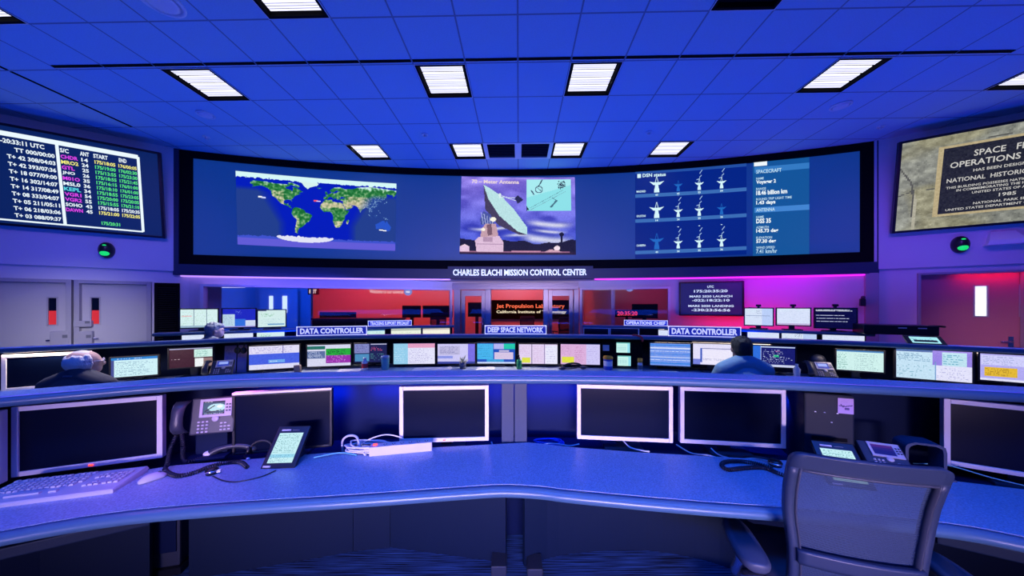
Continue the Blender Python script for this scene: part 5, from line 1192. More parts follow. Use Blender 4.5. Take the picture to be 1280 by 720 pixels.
# ------------------------------------------------------------------ people
def remesh(m, name, parent, vox, it=6):
    o = m.build(name); md = o.modifiers.new('r', 'REMESH'); md.mode = 'VOXEL'; md.voxel_size = vox; md.use_smooth_shade = True
    sm_ = o.modifiers.new('s', 'SMOOTH'); sm_.factor = .5; sm_.iterations = it
    dg = bpy.context.evaluated_depsgraph_get(); me = bpy.data.meshes.new_from_object(o.evaluated_get(dg))
    old = o.data; o.modifiers.clear(); o.data = me; bpy.data.meshes.remove(old); me.name = name; o.parent = parent; return o
def limb(m, pts, r, mt): m.tube([Vector(p) for p in pts], r, mt, 12); [m.ball(p, q, mt, 10) for p, q in zip(pts, r)]
def person(label, loc, rz, skin, hair, shirt, hair_style, dz=0, head_yaw=0, lean=0, scale=1, glasses=False):
    """seated, facing +y; origin on the floor under the hips"""
    t = thing('person', label, 'person', loc, rz)
    H = Vector((0, .05+lean, 1.115+dz)); HM = Matrix.Translation(H) @ Matrix.Rotation(head_yaw, 4, 'Z')
    sh = .975+dz*.7
    def torso(m, g, mt, sleeves=1.0):
        m.ball((0, .0, .56), (.165+g, .125+g, .13), mt); m.ball((0, -.01+lean*.3, .70), (.150+g, .112+g, .16), mt); m.ball((0, lean*.6, .86), (.172+g, .118+g, .16), mt)
        limb(m, [(-.17, lean*.8, sh-.035), (-.05, lean*.8, sh+.02), (.05, lean*.8, sh+.02), (.17, lean*.8, sh-.035)], [.062+g, .062+g, .062+g, .062+g], mt)
        for s in (-1, 1):
            a = Vector((s*.19, lean*.8, sh-.045)); b = Vector((s*.245, .10+lean*.5, .775))
            e = a+(b-a)*sleeves; limb(m, [a, a.lerp(e, .5), e], [.060+g, .054+g, .050+g], mt)
    def legs(m, g, mt):
        for s in (-1, 1):
            limb(m, [(s*.09, 0, .53), (s*.11, .22, .545), (s*.12, .43, .53)], [.088+g, .075+g, .060+g], mt)
            limb(m, [(s*.12, .43, .52), (s*.12, .44, .33), (s*.12, .42, .10)], [.058+g, .055+g, .042+g], mt)
    m = MB(); torso(m, 0, skin); legs(m, 0, skin)
    limb(m, [(0, lean*.8, sh), tuple(H+Vector((0, -.015, -.06)))], [.056, .053], skin)
    m.ball((0, 0, .0), (.074, .092, .100), skin, 18, HM); m.ball((0, .025, -.055), (.058, .070, .055), skin, 14, HM); m.ball((0, -.02, .03), (.077, .085, .075), skin, 16, HM)
    m.ball((0, .098, -.015), (.013, .018, .022), skin, 10, HM)
    for s in (-1, 1):
        m.ball((s*.078, -.005, -.012), (.010, .019, .032), skin, 10, HM); m.ball((s*.03, .082, .01), (.018, .014, .008), skin, 8, HM)
        el = Vector((s*.245, .10+lean*.5, .775)); wr_ = Vector((s*.15, .36+lean*.3, .785)); limb(m, [el, el.lerp(wr_, .4), wr_], [.045, .043, .028], skin)
        pal = wr_+Vector((-s*.01, .055, .0)); m.ball(pal, (.036, .046, .018), skin, 12)
        for k in range(4):
            f0 = pal+Vector((-.027+.018*k, .035, .004)); ln = (.062, .072, .068, .052)[k if s < 0 else 3-k]; limb(m, [f0, f0+Vector((0, ln*.5, .006)), f0+Vector((0, ln, -.010))], [.0095, .009, .008], skin)
        th = pal+Vector((-s*.034, -.015, 0)); limb(m, [th, th+Vector((-s*.022, .025, 0)), th+Vector((-s*.024, .052, -.006))], [.012, .0105, .009], skin)
    body = remesh(m, 'body', t, .0085)
    m = MB(); torso(m, .014, shirt, .62); limb(m, [(0, lean*.8, sh+.03), (0, lean*.85-.002, sh+.062)], [.068, .062], shirt); remesh(m, 'shirt', t, .010, 4)
    m = MB(); legs(m, .012, M['trousers']); m.ball((0, 0, .54), (.172, .14, .10), M['trousers']); remesh(m, 'trousers', t, .012, 3)
    for s in (-1, 1):
        m = MB(); m.ball((s*.12, .47, .045), (.045, .12, .042), M['black']); m.box((s*.12, .47, .010), (.085, .24, .02), M['black'], bev=.008); m.build('shoe', t)
    m = MB()
    if hair_style == 'full':
        m.ball((0, -.022, .030), (.088, .094, .086), hair, 18, HM); m.ball((0, -.050, -.010), (.080, .062, .075), hair, 16, HM); m.ball((0, .040, .062), (.070, .060, .045), hair, 14, HM)
        for k in range(40):
            a = random.uniform(0, 6.28); b = random.uniform(.1, 1.5); m.ball((.080*math.cos(a)*math.cos(b), -.022+.086*math.sin(a)*math.cos(b), .035+.078*math.sin(b)), .014, hair, 8, HM)
    else:
        for k in range(130):
            a = random.uniform(math.radians(150), math.radians(390)); b = random.uniform(-.75, .55)
            m.ball((.080*math.cos(a)*math.cos(b), -.012+.090*math.sin(a)*math.cos(b), .01+.082*math.sin(b)), (.016, .016, .020), hair, 8, HM)
        m.ball((0, -.045, -.02), (.072, .054, .06), hair, 14, HM)
        m.ball((0, -.018, .036), (.071, .080, .071), hair, 14, HM)
    remesh(m, 'hair', t, .007, 3)
    if glasses:
        m = MB()
        for s in (-1, 1): m.tube([HM @ Vector((s*.082, -.01, .012)), HM @ Vector((s*.083, .05, .014)), HM @ Vector((s*.066, .098, .012))], .0028, M['silver'], 6)
        for s in (-1, 1):
            m.tube([HM @ Vector((s*.034+.026*math.cos(a), .102-.008*abs(math.cos(a)), .008+.018*math.sin(a))) for a in [2*math.pi*k/16 for k in range(17)]], .002, M['silver'], 6)
        m.tube([HM @ Vector((-.010, .106, .012)), HM @ Vector((.010, .106, .012))], .002, M['silver'], 6); m.build('glasses', t)
    return t
def on(px, d): return (px-CX)/F*d, d
p1 = person('white-haired person in a dark collared shirt seated with back turned at left', (*on(97, 2.62), 0), .15, M['skin'], M['whitehair'], M['darkshirt'], 'thin', dz=-.01, head_yaw=-.75, glasses=True)
m = MB(); m.tube([Vector((.064*math.cos(a), -.004+.064*math.sin(a), 1.022+.012*math.sin(a))) for a in [2*math.pi*k/20 for k in range(21)]], .011, M['navy'], 8); m.build('collar', p1)
p2 = person('dark-haired person in a blue-grey shirt seated with back turned at right', (*on(930, 3.02), 0), -.10, M['skin2'], M['blackhair'], M['blueshirt'], 'full', dz=.055, head_yaw=-.15)
p3 = person('grey-haired person seated at the rear left below the raised displays', (*on(258, 4.42), 0), -.35, M['skin'], M['greyhair'], M['greyshirt'], 'full', dz=.105, head_yaw=-.5, lean=.05)
for p_, lb in ((p1, 'office chair under the white-haired person'), (p2, 'office chair under the person in the blue-grey shirt'), (p3, 'office chair under the grey-haired person at the rear left')):
    a = p_.rotation_euler.z; dup(ch, p_.location+Vector((math.sin(a)*.02, -math.cos(a)*.02, 0)), a, lb).scale = (.95, .95, .90)
# raised floor and chairs in the glazed rooms
mb = MB(); mb.box((0, 9.35, .17), (17, 3.2, .34), M['carpet']); struct(mb.build('floor_rear_rooms'))
for px, d, rz, lb in ((547, 8.7, .3, 'dark chair in the red room close to the entrance'), (657, 8.9, 2.9, 'dark chair seen through the middle of the glass entrance'), (700, 8.8, .5, 'dark chair seen through the right leaf of the entrance')):
    dup(ch, ((px-CX)/F*d, d, .34), rz, lb).scale = (.95, .95, .86)

# ------------------------------------------------------------------ things on the front desk
t = thing('keyboard', 'pale computer keyboard on the desk at left below the big monitor', 'keyboard', (-2.085, 1.475, ZD), math.radians(16.5))
m = MB(); m.prism([(-.245, -.10), (.245, -.10), (.245, .095), (.235, .105), (-.235, .105), (-.245, .095)], 0, .012, M['beige']); m.mesh(([Vector(v) for v in ((-.245, -.10, .012), (.245, -.10, .012), (.245, .105, .012), (-.245, .105, .012), (-.24, -.095, .018), (.24, -.095, .018), (.24, .10, .027), (-.24, .10, .027))], [(4, 5, 6, 7), (0, 1, 5, 4), (1, 2, 6, 5), (2, 3, 7, 6), (3, 0, 4, 7)]), lambda v: v, M['beige']); m.build('case', t)
kz = lambda y: .0185+(y+.095)*.0462
kproto = None
def key(x, y, w_):
    m = MB(); h = .008; a = .0082; b = .0064
    rows = [[(sx*(w_/2-.001)*k, sy*a*k2, z) for sx, sy in ((-1, -1), (1, -1), (1, 1), (-1, 1))] for z, k, k2 in ((0, 1, 1), (h, (w_/2-.003)/(w_/2-.001), b/a))]
    m.grid([[Vector(p) for p in r] for r in rows], M['beige'], False, True, True); o = m.build('key', t); o.location = (x, y, kz(y)); return o
kk = key(-.222, .082, .019)
nkeys = [1]
for j, y in enumerate((.082, .052, .031, .010, -.011, -.032)):
    xs = []
    if j == 0: xs = [-.190+.0205*i+(.008*(i//4)) for i in range(12)]
    elif j < 5: xs = [-.222+.0205*i+.004*j for i in range(14 if j < 4 else 13)]
    for i, x in enumerate(xs):
        if nkeys[0] > 92: break
        o = kk.copy(); COL.objects.link(o); o.location = (x, y, kz(y)); nkeys[0] += 1
    for x in ((.100, .1205, .141) if j in (1, 2, 5) else ((.1205,) if j == 4 else ())):
        o = kk.copy(); COL.objects.link(o); o.location = (x, y, kz(y)); nkeys[0] += 1
    if 1 <= j:
        for x in (.170, .1905, .211):
            if nkeys[0] > 96: break
            o = kk.copy(); COL.objects.link(o); o.location = (x, y, kz(y)); nkeys[0] += 1
key(-.09, -.053, .115); key(-.20, -.053, .03); key(.01, -.053, .03)
t = thing('mouse', 'pale computer mouse beside the keyboard', 'mouse', (*gd(190, 600, ZD), ZD), -.55)
m = MB(); rows = []
for y, w_, z in ((-.058, .006, .010), (-.052, .020, .016), (-.035, .029, .028), (-.01, .031, .036), (.02, .029, .034), (.045, .026, .024), (.058, .018, .014), (.062, .006, .010)):
    rows.append([Vector((w_*math.cos(a), y, max(.0, .004+z*math.sin(a)))) for a in [math.pi*k/12 for k in range(13)]])
m.grid(rows, M['beige'], True, True, True); m.build('body', t)
m = MB(); m.box((0, .035, .032), (.002, .045, .004), M['midgrey']); m.build('button_seam', t); m = MB(); m.tube([(-.004, .032, .032), (.004, .032, .032)], .008, M['midgrey'], 10); m.build('scroll_wheel', t); t.scale = (.88, .80, .85)

def phone(label, loc, rz, tilt, sw_pic, handset=True, stand=0, cat='telephone'):
    """desk telephone whose face leans back by tilt from upright; local face in the xz plane"""
    t = thing('desk_telephone', label, cat, loc, rz); T_ = Matrix.Translation((0, 0, stand+.07*math.sin(tilt)*(0 if stand else 1))) @ Matrix.Rotation(-tilt, 4, 'X')
    m = MB(); m.box((.03, .012, .10), (.205, .04, .20), M['phone'], bev=.008, mtx=T_); m.box((0.03, .05, .05), (.17, .05, .09), M['phone'], bev=.01, mtx=T_); b_ = m.build('base', t)
    m = MB()
    for a, c in (((.045, -.012, .185), (.15, .008, .014)), ((.045, -.012, .100), (.15, .008, .014)), ((-.023, -.012, .142), (.014, .008, .075)), ((.103, -.012, .142), (.034, .008, .075))): m.box(a, c, M['phonesilver'], mtx=T_, bev=.002)
    m.build('display_frame', t)
    pic_obj(sw_pic, lambda u, v: T_ @ Vector((-.016+.102*u, -.011, .178-.071*v)), 'screen', t)
    for k in range(6):
        m = MB(); m.box((.097+.014*(k % 2), -.018, .124+.017*(k//2)), (.009, .004, .008), M['phone'], mtx=T_, bev=.001); m.build('side_button', t)
    for k in range(12):
        m = MB(); m.box((-.03+.019*(k % 3), -.010, .015+.018*(k//3)), (.011, .006, .008), M['phonesilver'], mtx=T_, bev=.001); m.build('key', t)
    for k in range(8):
        m = MB(); m.box((.075+.018*(k % 3), -.010, .020+.018*(k//3)), (.012, .006, .007), M['phonesilver'], mtx=T_, bev=.001); m.build('key', t)
    m = MB(); m.lathe([(.001, 0), (.016, 0), (.018, .004), (.012, .007), (.001, .007)], M['phonesilver'], seg=18, mtx=T_ @ Matrix.Translation((.045, -.008, .082)) @ Matrix.Rotation(math.pi/2, 4, 'X')); m.build('navigation_ring', t)
    if handset:
        m = MB(); pts = spline([(-.105, -.010, .018), (-.105, -.048, .050), (-.105, -.056, .105), (-.105, -.046, .160), (-.105, -.010, .190)], 5)
        rows = []
        for i, p in enumerate(pts):
            f = i/(len(pts)-1); w_ = .026+.006*abs(2*f-1); d_ = .016+.012*abs(2*f-1)**2
            rows.append([T_ @ Vector((p.x+w_*math.cos(a), p.y+d_*math.sin(a), p.z)) for a in [2*math.pi*k/14 for k in range(14)]])
        m.grid(rows, M['phone'], True, True, True); m.build('handset', t)
    if stand:
        m = MB(); m.box((.015, .055, stand/2+.02), (.15, .06, stand+.04), M['backpanel'], bev=.006); m.box((.015, .04, .008), (.19, .16, .016), M['backpanel'], bev=.004); m.build('stand', t)
    return t
p = Pic(40, 28, (30, 34, 60)); p.rect(0, .12, 1, .9, (60, 90, 120)).ell(.62, .5, .42, .30, (190, 230, 240)).ell(.75, .42, .14, .12, (240, 250, 252)); p.line(.1, .75, .5, .35, .03, (40, 30, 40)); p.line(.2, .85, .8, .72, .03, (50, 40, 40)); p.lines(.05, .02, .5, .12, (220, 226, 236), 1); p.lines(.05, .88, .95, 1, (200, 220, 240), 1)
ph = phone('charcoal desk telephone with lit colour screen, raised on a stand', (-1.715, 1.775, ZD), math.radians(16), .16, p, stand=.135)
p = Pic(30, 20, (24, 26, 120)); p.rect(0, 0, 1, .25, (72, 34, 128)); p.rect(0, .25, 1, .5, (40, 30, 124))
phone('desk telephone with a dim violet screen behind the office chair', (1.83, 1.55, ZD), -.42, .95, p, handset=False).scale = (.80, .80, .80)
def touch(label, c, rz, lean, w_, h_, pic_, logo=True):
    t = thing('touch_panel', label, 'touch panel', c, rz); T_ = Matrix.Rotation(-lean, 4, 'X')
    m = MB(); m.box((0, .010, h_/2), (w_, .022, h_), M['black'], bev=.005, mtx=T_); m.build('case', t)
    pic_obj(pic_, lambda u, v: T_ @ Vector((-w_*.37+w_*.74*u, -.0025, h_*.82-h_*.70*v)), 'screen', t)
    m = MB(); zt = math.cos(lean)*h_*.75; yt = math.sin(lean)*h_*.75; m.mesh(([Vector((s*w_*.3, y, z)) for s in (-1, 1) for y, z in ((yt+.02, zt), (yt+.05, .002), (.03, .002), (.03, .03))], [(0, 1, 2, 3), (7, 6, 5, 4), (0, 4, 5, 1), (1, 5, 6, 2), (2, 6, 7, 3), (3, 7, 4, 0)]), lambda v: v, M['darkgrey']); m.build('stand', t)
    m = MB(); m.box((-w_*.20, -.003, h_*.89), (w_*.28, .002, h_*.035), M['phonesilver'], mtx=T_); m.box((w_*.10, -.003, h_*.885), (w_*.22, .002, h_*.015), M['midgrey'], mtx=T_); m.build('name_strip', t)
    if logo: m = MB(); m.box((-w_*.33, -.003, h_*.045), (w_*.22, .002, h_*.04), M['phonesilver'], mtx=T_); m.build('label_strip', t)
    return t
def tpic():
    p = Pic(44, 60, (196, 238, 240)); p.lines(.04, .03, .96, .68, (70, 150, 150), 15, .35, .9); p.rect(0, .72, 1, .84, (150, 214, 232)); p.lines(.05, .74, .95, .98, (80, 130, 160), 5, .3); return p
touch('leaning touch panel with a bright screen left of the coiled white cables', (-1.232, 1.665, ZD), .06, .74, .172, .225, tpic())
touch('touch panel seen behind and through the back of the office chair', (1.60, 1.485, ZD), -.30, .80, .175, .22, tpic())
t = thing('power_strip', 'white power strip lying on the desk in front of a monitor', 'power strip', (-.645, 1.855, ZD), math.radians(11.7))
m = MB(); m.box((0, 0, .026), (.345, .055, .052), M['beige'], bev=.003); m.build('body', t)
for k in range(6):
    m = MB(); x = -.09+k*.046
    for dx in (-.007, .007): m.box((x+dx, 0, .0525), (.003, .012, .002), M['black'])
    m.box((x, -.014, .0525), (.005, .005, .002), M['black']); m.build('socket', t)
m = MB(); m.box((-.145, 0, .055), (.022, .016, .008), M['led_red'], bev=.002); m.build('switch', t)
def cable(label, pts, r, mt, n=8, name='cable', z=None):
    m = MB(); m.tube(spline(pts, n), r, mt, 8); return tag(m.build(name), label, 'cable')
random.seed(3)
def coil(label, c, R_, n, r, mt, flat=.35, name='cable_coil'):
    pts = []
    for k in range(n*10):
        a = k*2*math.pi/10; q = R_*(1+.16*math.sin(k*1.7)+random.uniform(-.05, .05)); pts.append((c[0]+q*math.cos(a), c[1]+q*flat*math.sin(a), c[2]+r+.004*(k/10)*1.6+.004*math.sin(k)))
    return cable(label, pts, r, mt, 4, name)
coil('loose coil of white cable behind the power strip', (-.83, 1.86, ZD), .130, 7, .0048, M['cablewhite'], .36)
cable('white cable looping from the coil up towards the black monitor', [(-.83, 1.80, ZD+.006), (-.88, 1.84, ZD+.03), (-.92, 1.88, ZD+.075), (-.985, 1.91, ZD+.070), (-1.03, 1.93, ZD+.03), (-1.04, 1.95, ZD-.045)], .0065, M['cablewhite'])
cable('thin white cable arching from the coil to the monitor behind the power strip', [(-.93, 1.88, ZD+.006), (-.86, 1.90, ZD+.05), (-.76, 1.915, ZD+.075), (-.66, 1.925, ZD+.045), (-.60, 1.94, ZD-.03), (-.59, 1.98, ZD-.048)], .004, M['cablewhite'])
coil('small coil of blue cable right of the grey post', (.24, 2.05, TR), .085, 5, .005, M['cableblue'], .55)
cable('white cable running under the grey post', [(-.13, 2.0, TR+.05), (-.10, 1.97, TR+.012), (0, 1.965, TR+.006), (.09, 1.965, TR+.006), (.14, 1.98, TR+.012), (.20, 1.965, TR+.05), (.27, 1.985, TR+.045), (.36, 1.99, TR+.03), (.42, 1.98, TR+.045)], .004, M['cablewhite'])
cable('short white cable under the monitor right of the grey post', [(.70, 2.0, ZMB-.01), (.72, 1.93, ZMB-.02), (.765, 1.87, TR+.055), (.80, 1.845, ZD+.006)], .0045, M['cablewhite'])
cable('white cable under the gap between the two right monitors', [(1.02, 1.97, ZMB-.02), (1.06, 1.88, ZMB-.03), (1.11, 1.80, ZD+.006), (1.14, 1.775, ZD+.006)], .004, M['cablewhite'])
cable('pale cables drooping below the monitor with the handset cord', [(1.19, 1.90, ZMB-.01), (1.22, 1.87, TR+.03), (1.30, 1.86, TR+.012), (1.42, 1.85, TR+.02), (1.50, 1.80, TR+.03), (1.54, 1.79, TR+.02)], .0038, M['cablewhite'])
cable('thin teal cable under the far right monitor', [(2.15, 1.70, ZD+.01), (2.25, 1.64, ZD+.03), (2.35, 1.56, ZD+.012), (2.42, 1.50, ZD+.006)], .003, M['teal'])
cable('bundle lead at the left end of the white cable coil', [(-1.10, 1.76, ZD+.012), (-1.02, 1.80, ZD+.014), (-.96, 1.82, ZD+.010), (-.88, 1.80, ZD+.006)], .004, M['teal'])
def coiled(label, pts, R_, r, mt, pitch=.009, name='coiled_cord'):
    P = spline(pts, 40); L_ = 0; out = []; acc = 0
    seglen = [0]+[(P[i+1]-P[i]).length for i in range(len(P)-1)]; cum = np.cumsum(seglen); tot = cum[-1]; n = int(tot/pitch*9)
    xs = np.linspace(0, tot, n); C3 = np.array([[np.interp(x, cum, [p[k] for p in P]) for k in range(3)] for x in xs])
    m = MB(); pr = None; res = []
    for i in range(n):
        tt = Vector(C3[min(i+1, n-1)]-C3[max(i-1, 0)]).normalized(); a = tt.cross(Vector((0, 0, 1))); a = a.normalized() if a.length > 1e-4 else Vector((1, 0, 0)); b = tt.cross(a)
        ph_ = 2*math.pi*i/9; res.append(Vector(C3[i])+a*math.cos(ph_)*R_+b*math.sin(ph_)*R_)
    m.tube(res, r, mt, 5); return tag(m.build(name), label, 'cord')
gz = lambda px, py, dz=.010: tuple(G(px, py, ZD+dz)[:2])+(ZD+dz,)
coiled('black coiled handset cord lying on the desk left of the chair', [gz(985, 596), gz(972, 591), gz(954, 584.5), gz(930, 585), gz(910, 587), gz(902, 581), gz(909, 577), gz(930, 577), gz(952, 581), gz(966, 586)], .008, .0032, M['cableblack'])
hx, hy = gd(969, 582, ZD)
t = thing('inline_switch', 'black push-to-talk knob at the end of the right handset cord', 'switch', (hx, hy, ZD), .5); m = MB(); m.lathe([(.028, 0), (.030, .012), (.026, .028), (.001, .030)], M['black'], seg=18); m.build('knob', t); m = MB(); m.lathe([(.031, .012), (.032, .016), (.031, .020), (.026, .020)], M['chrome'], seg=18); m.build('ring', t)
cable('dark lead rising from the push-to-talk knob to the monitor', [(hx-.01, hy+.03, ZD+.02), (hx-.06, hy+.08, ZD+.01), (hx-.10, hy+.15, ZD-.03), (hx-.12, hy+.20, TR+.01)], .006, M['cableblack'])
# telephone handset cord, spare handset and headset leads at left
hp = ph.matrix_basis @ Vector((-.105, -.02, .18))
coiled('blue-black coiled cord hanging from the raised telephone and looping over the desk', [tuple(hp), (hp.x-.02, hp.y-.02, hp.z-.08), gz(209, 580, .03), gz(207, 588), gz(221, 594.5), gz(242, 591), gz(263, 583), gz(284, 578), gz(301, 578), gz(309, 584)], .008, .0032, M['cableblack'])
coiled('second coiled strand from the raised telephone towards the spare handset', [(hp.x+.012, hp.y, hp.z-.01), (hp.x+.03, hp.y-.01, hp.z-.08), gz(229, 574, .02), gz(236, 577), gz(250, 573.5), gz(266, 571)], .008, .0032, M['cableblack'])
t = thing('telephone_handset', 'loose dark handset lying on the desk below the raised telephone', 'handset', (*gd(290, 568, ZD), ZD), .33)
m = MB(); pts = spline([(-.10, 0, .018), (-.06, 0, .040), (0, 0, .048), (.06, 0, .042), (.10, 0, .022)], 5); m.tube(pts, [.022-.008*math.sin(math.pi*i/(len(pts)-1)) for i in range(len(pts))], M['phone'], 12)
m.ball((.098, 0, .022), (.030, .028, .020), M['phone']); m.build('grip', t); m = MB(); m.ball((-.105, 0, .020), (.026, .024, .018), M['silver']); m.build('earpiece', t)
hx, hy = gd(265, 592, ZD)
t = thing('inline_switch', 'black knob with a silver ring in front of the loose handset', 'switch', (hx, hy, ZD), .2); m = MB(); m.lathe([(.024, 0), (.026, .012), (.022, .026), (.001, .028)], M['black'], seg=18); m.box((.03, 0, .012), (.022, .016, .014), M['silver'], bev=.003); m.build('knob', t); m = MB(); m.lathe([(.027, .012), (.028, .016), (.027, .020), (.022, .020)], M['chrome'], seg=18); m.build('ring', t)
cable('thin black lead from the knob to the leaning touch panel', [gz(266, 595, .004), gz(280, 601, .003), gz(298, 602, .003), gz(326, 596, .003), gz(345, 588, .004)], .003, M['cableblack'])
t = thing('headset', 'small dark headset with a microphone beside the leaning touch panel', 'headset', (*gd(322, 570, ZD), ZD), .3)
m = MB(); m.tube([Vector((.055*math.cos(a), .04+.035*math.sin(a)*.3, .022+.045*math.sin(a))) for a in [math.pi*k/12 for k in range(13)]], .005, M['black'], 8); m.build('headband', t)
for s in (-1, 1): m = MB(); m.ball((s*.056, .04, .022), (.012, .022, .022), M['black']); m.build('ear_pad', t)
m = MB(); m.tube(spline([(-.056, .03, .018), (-.06, -.01, .010), (-.03, -.04, .008)], 5), .003, M['black'], 6); m.ball((-.028, -.042, .008), (.009, .007, .007), M['silver']); m.build('microphone', t)
# at the right: tower, note, arch stand
t = thing('tower_computer', 'black tower computer with a slot, standing right of the silver monitors', 'computer', (1.765, 1.86, TR), -.33)
m = MB(); m.box((0, .0, .215), (.215, .30, .43), M['tower'], bev=.008); m.build('case', t); m = MB(); m.box((.0, -.152, .19), (.15, .006, .018), M['matte_black']); m.build('slot', t)
for x, z in ((-.06, .33), (-.02, .33), (.035, .33), (.01, .28)): m = MB(); m.box((x, -.152, z), (.006, .004, .004), M['silver']); m.build('indicator', t)
tt_ = mtx_of((1.765, 1.86, TR), -.33)
pic = Pic(30, 36, (190, 160, 206)); pic.lines(.2, .1, .8, .3, (170, 140, 190), 3, .4); pic.line(.1, .5, .5, .52, .03, (60, 40, 100)); pic.line(.5, .52, .9, .45, .03, (60, 40, 100)); pic.rect(.45, .62, .75, .74, (80, 60, 120)); pic.line(.2, .42, .35, .58, .025, (60, 40, 100))
tag(pic_obj(pic, lambda u, v: tt_ @ Vector((.035+.066*u, -.1505-.0035, .415-.082*v)), 'paper_note', None, 'print'), 'handwritten pale note stuck on the black tower computer', 'note')
t = thing('headset_hanger', 'dark blue arch-shaped stand at the right, left of the far monitor', 'stand', (2.075, 1.64, ZD), -.42)
m = MB(); pts = [(-.055, 0), (-.055, .13)]+[(-.055+.03*(1-math.cos(a)), .13+.03*math.sin(a)) for a in (.4, .8, 1.2)]+[(-.02, .165), (.06, .165), (.085, .155), (.09, .13), (.09, 0)]
rows = [[Vector((x+nx_, y, z)) for y, nx_ in ((-.05, 0), (.05, 0))] for (x, z), nx_ in zip(pts, [0]*len(pts))]
inn = [[Vector((x*.84+.003, y, max(0, z-.010))) for y in (.05, -.05)] for x, z in pts]
m.grid([a+b for a, b in zip(rows, inn)], M['post'], False, True, True); m.build('arch', t); m = MB(); m.box((.02, 0, .004), (.19, .13, .008), M['post'], bev=.002); m.build('foot', t)
# silver edge lamp under the shelf: the pink glow on the black monitor and the telephone
# ------------------------------------------------------------------ things on the middle row worktop
def P2(px, off=-.10): x, y = on_path(px, offset(R2, off)); return (x, y, ZD)
def lz(name, lb, cat, px, prof, mt, off=-.10, seg=18):
    t = thing(name, lb, cat, P2(px, off)); m = MB(); m.lathe(prof, mt, seg=seg); m.build('body', t); return t
t = lz('bottle', 'small white bottle with a label on the worktop left of the teal tumbler', 'bottle', 456, [(.036, 0), (.038, .01), (.038, .10), (.020, .125), (.018, .135)], M['white']); m = MB(); m.lathe([(.020, .135), (.020, .160), (.001, .162)], M['white'], seg=16); m.build('cap', t); m = MB(); m.lathe([(.0385, .03), (.0388, .032), (.0388, .085), (.0385, .087)], M['red'], seg=18); m.build('label_band', t)
t = lz('tumbler', 'teal tumbler with a lid under the DATA CONTROLLER counter', 'tumbler', 481.5, [(.042, 0), (.046, .01), (.052, .15), (.052, .155)], M['teal']); m = MB(); m.lathe([(.055, .155), (.056, .17), (.050, .185), (.001, .187)], M['clear'], seg=18); m.build('lid', t)
t = lz('flower_pot', 'small grey pot with pale leaves in front of the lilac monitor', 'plant', 578.5, [(.040, 0), (.048, .09), (.044, .09), (.042, .08), (.001, .08)], M['midgrey']); m = MB()
for k in range(14):
    a = k*2.4; q = .03+.02*(k % 3); tip = Vector((q*1.5*math.cos(a), q*1.2*math.sin(a), .12+.018*(k % 4))); m.mesh(([Vector((0, 0, .08)), tip*.55+Vector((.010*math.sin(a), -.010*math.cos(a), .04)), tip, tip*.55-Vector((.010*math.sin(a), -.010*math.cos(a), -.04))], [(0, 1, 2, 3)]), lambda v: v, M['leaf'])
f_ = m.build('foliage', t); f_['kind'] = 'stuff'
t = lz('bottle', 'green bottle with a pump top in front of the yellow note monitor', 'bottle', 649, [(.034, 0), (.036, .01), (.036, .10), (.030, .115), (.012, .125), (.010, .135)], M['green']); m = MB(); m.lathe([(.013, .135), (.013, .15), (.004, .152), (.004, .175), (.001, .176)], M['black'], seg=14); m.box((-.012, 0, .178), (.035, .012, .010), M['black'], bev=.002); m.build('pump', t)
t = lz('canister', 'white and blue canister with a yellow lid left of the black notice board', 'canister', 760, [(.055, 0), (.057, .005), (.057, .155)], M['white']); m = MB(); m.lathe([(.061, .150), (.062, .170), (.052, .185), (.001, .187)], M['orange'], seg=20); m.build('lid', t); m = MB(); m.lathe([(.0575, .01), (.0578, .012), (.0578, .058), (.0575, .06)], M['bluelabel'], seg=20); m.build('label_band', t); m = MB(); m.lathe([(.0575, .125), (.0578, .127), (.0578, .148), (.0575, .15)], M['bluelabel'], seg=20); m.build('top_band', t)
t = lz('bottle', 'slim pale bottle with an orange cap right of the black notice board', 'bottle', 800, [(.026, 0), (.030, .01), (.030, .10), (.024, .115)], M['white']); m = MB(); m.lathe([(.027, .115), (.030, .12), (.030, .165), (.001, .167)], M['orange'], seg=18); m.build('cap', t); m = MB(); m.lathe([(.0303, .03), (.0306, .032), (.0306, .08), (.0303, .082)], M['midgrey'], seg=18); m.build('label_band', t)
t = lz('water_bottle', 'clear water bottle right of the person in the blue-grey shirt', 'bottle', 996, [(.030, 0), (.033, .01), (.033, .05), (.030, .06), (.033, .07), (.033, .12), (.014, .155), (.013, .165)], M['clear'], off=-.12); m = MB(); m.lathe([(.015, .165), (.015, .180), (.001, .181)], M['white'], seg=16); m.build('cap', t)
for lb, px, w_, d_, rz, off in (('white sheets of paper on the worktop left of the potted plant', 540, .50, .20, .05, -.14), ('white papers on the worktop below the blue windowed monitor', 607, .24, .20, 0, -.13), ('white papers on the worktop under the striped monitor', 838, .26, .2, -.1, -.16), ('white papers on the worktop left of the white bottle', 436, .30, .2, .12, -.14)):
    m = MB(); c = P2(px, off)
    for k in range(4): m.box((.004*k, .003*k, .001+.0022*k), (w_-.01*k, d_, .002), M['white'], rot=(0, 0, .03*k))
    o = m.build('paper_stack'); o.location = c; o.rotation_euler = (0, 0, rz); tag(o, lb, 'paper')
t = thing('headset', 'dark headset lying before the pink page monitor', 'headset', P2(715, -.10), .1)
m = MB(); m.tube(spline([(-.17, 0, .012), (-.10, .03, .05), (0, .03, .075), (.10, .03, .065), (.16, 0, .02)], 6), .012, M['black'], 8); m.build('headband', t)
for x, z in ((-.13, .022), (.15, .025)): m = MB(); m.ball((x, -.01, z), (.045, .028, .022), M['darkgrey']); m.build('ear_pad', t)
m = MB(); m.tube(spline([(-.13, -.02, .02), (-.04, -.05, .02), (.05, -.05, .03)], 5), .006, M['black'], 6); m.build('microphone', t)
